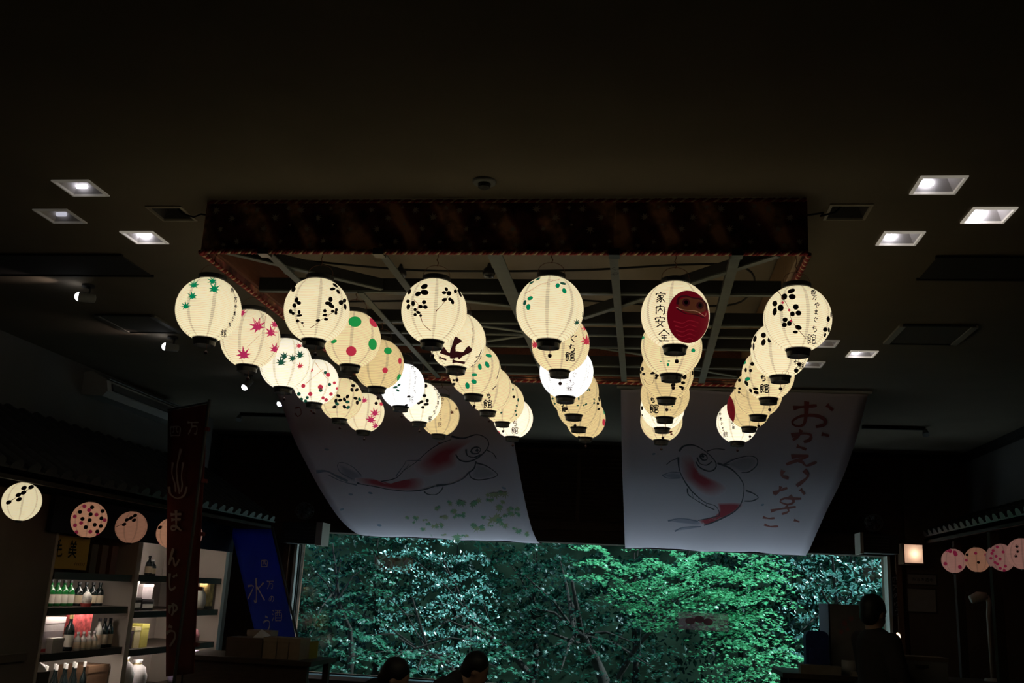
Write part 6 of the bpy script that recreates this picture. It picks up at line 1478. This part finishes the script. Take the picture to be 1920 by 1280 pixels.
LF_GLOSS = leaf_mat('glossy_leaf', (0.02, 0.17, 0.12), (0.18, 0.50, 0.44), 0.18, 0.4)
LF_SHADE = leaf_mat('shaded_copy_leaf', (0.004, 0.04, 0.026), (0.015, 0.09, 0.055), 0.04)  # darker copy of the mid green leaf, shade put into its colour
LF_DARK = leaf_mat('shade_toned_leaf', (0.003, 0.020, 0.014), (0.008, 0.045, 0.028), 0.02)  # near-black green stands in for the shade in gaps between trees
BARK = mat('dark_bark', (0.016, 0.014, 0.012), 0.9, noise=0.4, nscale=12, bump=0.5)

def leaf_mesh(name, centers, normals_tilt, size, m, shape):
    """many leaves in one mesh: each a folded blade (diamond) or a five-pointed star"""
    n = len(centers)
    yaw = rng.uniform(0, 2*math.pi, n); tilt = rng.normal(0, normals_tilt, n); roll = rng.normal(0, normals_tilt, n)
    sz = size*rng.uniform(0.6, 1.25, n)
    cy, sy = np.cos(yaw), np.sin(yaw); ct, st = np.cos(tilt), np.sin(tilt); cr, sr = np.cos(roll), np.sin(roll)
    ex = np.stack([cy*ct, sy*ct, st], 1); ey = np.stack([-sy*cr-cy*st*sr, cy*cr-sy*st*sr, ct*sr], 1); ez = np.cross(ex, ey)
    if shape == 'blade':
        base = np.array([(-0.5, 0, 0), (0, -0.28, 0.07), (0.5, 0, -0.05), (0, 0.28, 0.07)]); tris = np.array([(0, 1, 2), (0, 2, 3)])
    else:
        b = [(0, 0, 0.03)]
        for a, r in ((-150, .42), (-110, .18), (-70, .42), (-40, .2), (-12, .5), (15, .2), (40, .55), (65, .22), (90, .6), (115, .22), (140, .55), (165, .2), (192, .5), (215, .2)):
            b.append((r*math.cos(R(a)), r*math.sin(R(a)), -0.06 if r > 0.3 else 0.0))
        base = np.array(b); k = len(b)-1; tris = np.array([(0, 1+i, 1+(i+1) % k) for i in range(k)])
    V = centers[:, None, :]+sz[:, None, None]*(base[None, :, 0:1]*ex[:, None, :]+base[None, :, 1:2]*ey[:, None, :]+base[None, :, 2:3]*ez[:, None, :])
    nb = len(base); F = (tris[None]+(np.arange(n)*nb)[:, None, None]).reshape(-1, 3)
    me = bpy.data.meshes.new(name); me.vertices.add(n*nb); me.vertices.foreach_set('co', V.reshape(-1).astype(np.float32))
    me.loops.add(F.size); me.loops.foreach_set('vertex_index', F.reshape(-1).astype(np.int32))
    me.polygons.add(len(F)); me.polygons.foreach_set('loop_start', (np.arange(len(F))*3).astype(np.int32))
    me.polygons.foreach_set('loop_total', np.full(len(F), 3, np.int32)) if False else None
    me.update(calc_edges=True); me.validate(); me.materials.append(m)
    return me

def tree(label, px_list, base, leafm, size, per, shape, flat, spread, trunk_r=0.07, name='tree', tilt=0.45, group='trees outside the window'):
    """px_list: sprays of foliage given as photo x, y and distance"""
    bx, by = base
    t = thing(name, label, 'tree', (bx, by, 0), group)
    C = []; ends = []
    for (px, py, Y, r) in px_list:
        c = at(px, py, 1, Y); ends.append(c)
        n = int(per*r*r)
        q = rng.normal(0, 1, (n, 3)); q /= np.linalg.norm(q, axis=1)[:, None]; q *= (rng.uniform(0, 1, n)**0.45)[:, None]
        # several thin shelves of leaves in each spray
        lay = rng.integers(-1, 2, n)*0.62*flat
        sx_, sy_ = rng.uniform(-0.35, 0.35), rng.uniform(-0.25, 0.25)
        lay = lay+0.16*np.sin(q[:, 0]*5+px)*rng.uniform(0.4, 1)
        P = c+np.stack([q[:, 0]*r, q[:, 1]*r*0.9, (q[:, 2]*0.13+lay)*r*spread*0.9+(sx_*q[:, 0]+sy_*q[:, 1]-0.22*q[:, 0]**2)*r], 1)
        C.append(P)
    C = np.concatenate(C)
    me = leaf_mesh('foliage', C-np.array([bx, by, 0]), tilt, size, leafm, shape)
    o = bpy.data.objects.new('foliage', me); COL.objects.link(o); o.parent = t; o['kind'] = 'stuff'
    top = np.mean(ends, 0); fork = np.array([bx*0.7+top[0]*0.3, by, max(0.6, top[2]*0.55)])
    mb = MB(); mb.smooth = True; mb.tube([(bx, by, -0.05), (bx+0.03, by, fork[2]*0.5), fork, (fork+top)/2, top+np.array([0, 0, 0.6])], [trunk_r, trunk_r*0.85, trunk_r*0.7, trunk_r*0.45, trunk_r*0.2], 10); mb.build('trunk', BARK, t)
    for e in ends:
        k = rng.uniform(0.2, 0.9); s = fork+(top-fork)*k
        mid = (s+e)/2+np.array([0, 0, 0.10]); mb = MB(); mb.tube([s, mid, e], [trunk_r*0.30, trunk_r*0.2, 0.006], 6, caps=False); mb.build('branch', BARK, t)
    return t
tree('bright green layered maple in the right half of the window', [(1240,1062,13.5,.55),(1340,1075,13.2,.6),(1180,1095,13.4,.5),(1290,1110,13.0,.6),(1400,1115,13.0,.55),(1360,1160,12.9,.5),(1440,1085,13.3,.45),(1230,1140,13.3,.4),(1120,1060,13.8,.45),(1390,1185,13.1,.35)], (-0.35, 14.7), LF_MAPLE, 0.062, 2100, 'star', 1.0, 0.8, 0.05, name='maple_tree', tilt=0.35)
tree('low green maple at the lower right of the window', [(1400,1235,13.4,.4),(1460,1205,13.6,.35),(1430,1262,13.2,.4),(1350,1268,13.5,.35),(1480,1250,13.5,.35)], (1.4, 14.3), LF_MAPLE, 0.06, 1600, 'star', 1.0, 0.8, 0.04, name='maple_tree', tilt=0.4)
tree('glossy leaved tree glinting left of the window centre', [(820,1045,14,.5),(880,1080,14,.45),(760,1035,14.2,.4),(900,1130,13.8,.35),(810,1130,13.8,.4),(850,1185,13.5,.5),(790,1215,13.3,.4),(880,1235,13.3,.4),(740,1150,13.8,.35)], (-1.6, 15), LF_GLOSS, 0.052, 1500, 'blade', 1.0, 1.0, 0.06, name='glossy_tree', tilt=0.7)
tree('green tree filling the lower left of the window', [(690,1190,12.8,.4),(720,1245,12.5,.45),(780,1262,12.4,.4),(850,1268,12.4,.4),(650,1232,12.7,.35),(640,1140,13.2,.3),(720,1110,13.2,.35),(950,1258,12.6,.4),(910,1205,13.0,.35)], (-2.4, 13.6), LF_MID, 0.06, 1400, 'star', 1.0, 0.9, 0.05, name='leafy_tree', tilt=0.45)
tree('tree with shade put into its leaf colour at the left end of the window', [(580,1060,15,.45),(640,1045,15.2,.4),(590,1120,14.8,.4),(580,1190,14.6,.4),(690,1060,15.5,.4)], (-4.6, 16), LF_SHADE, 0.07, 700, 'blade', 1.0, 1.1, 0.06, name='leafy_tree', tilt=0.6)
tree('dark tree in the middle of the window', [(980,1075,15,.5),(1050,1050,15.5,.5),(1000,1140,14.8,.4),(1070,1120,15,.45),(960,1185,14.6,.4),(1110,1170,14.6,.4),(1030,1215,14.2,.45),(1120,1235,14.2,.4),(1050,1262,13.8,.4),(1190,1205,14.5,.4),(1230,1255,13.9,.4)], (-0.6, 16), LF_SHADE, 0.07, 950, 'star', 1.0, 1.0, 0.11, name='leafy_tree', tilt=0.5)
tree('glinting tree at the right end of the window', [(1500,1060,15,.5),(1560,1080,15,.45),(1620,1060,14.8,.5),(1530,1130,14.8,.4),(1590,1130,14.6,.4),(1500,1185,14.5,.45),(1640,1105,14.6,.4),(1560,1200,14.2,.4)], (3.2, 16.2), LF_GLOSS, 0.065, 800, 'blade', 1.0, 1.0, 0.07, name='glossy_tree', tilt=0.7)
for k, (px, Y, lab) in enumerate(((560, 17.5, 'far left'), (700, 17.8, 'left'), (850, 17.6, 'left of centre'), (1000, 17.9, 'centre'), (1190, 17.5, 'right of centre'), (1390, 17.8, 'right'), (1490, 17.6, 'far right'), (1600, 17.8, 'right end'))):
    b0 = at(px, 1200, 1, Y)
    tree(f'dark background thicket with shade put into its colour, behind the trees, {lab}', [(px-50, 1050, Y, .8), (px+40, 1070, Y-0.2, .8), (px-20, 1130, Y, .8), (px+50, 1170, Y-0.3, 0.75), (px-40, 1220, Y-0.4, 0.75), (px+10, 990, Y+0.3, .9)], (b0[0], Y+0.3), LF_DARK, 0.13, 420, 'blade', 1.0, 1.2, 0.06, name='thicket', tilt=0.7, group='dark thickets behind the trees')
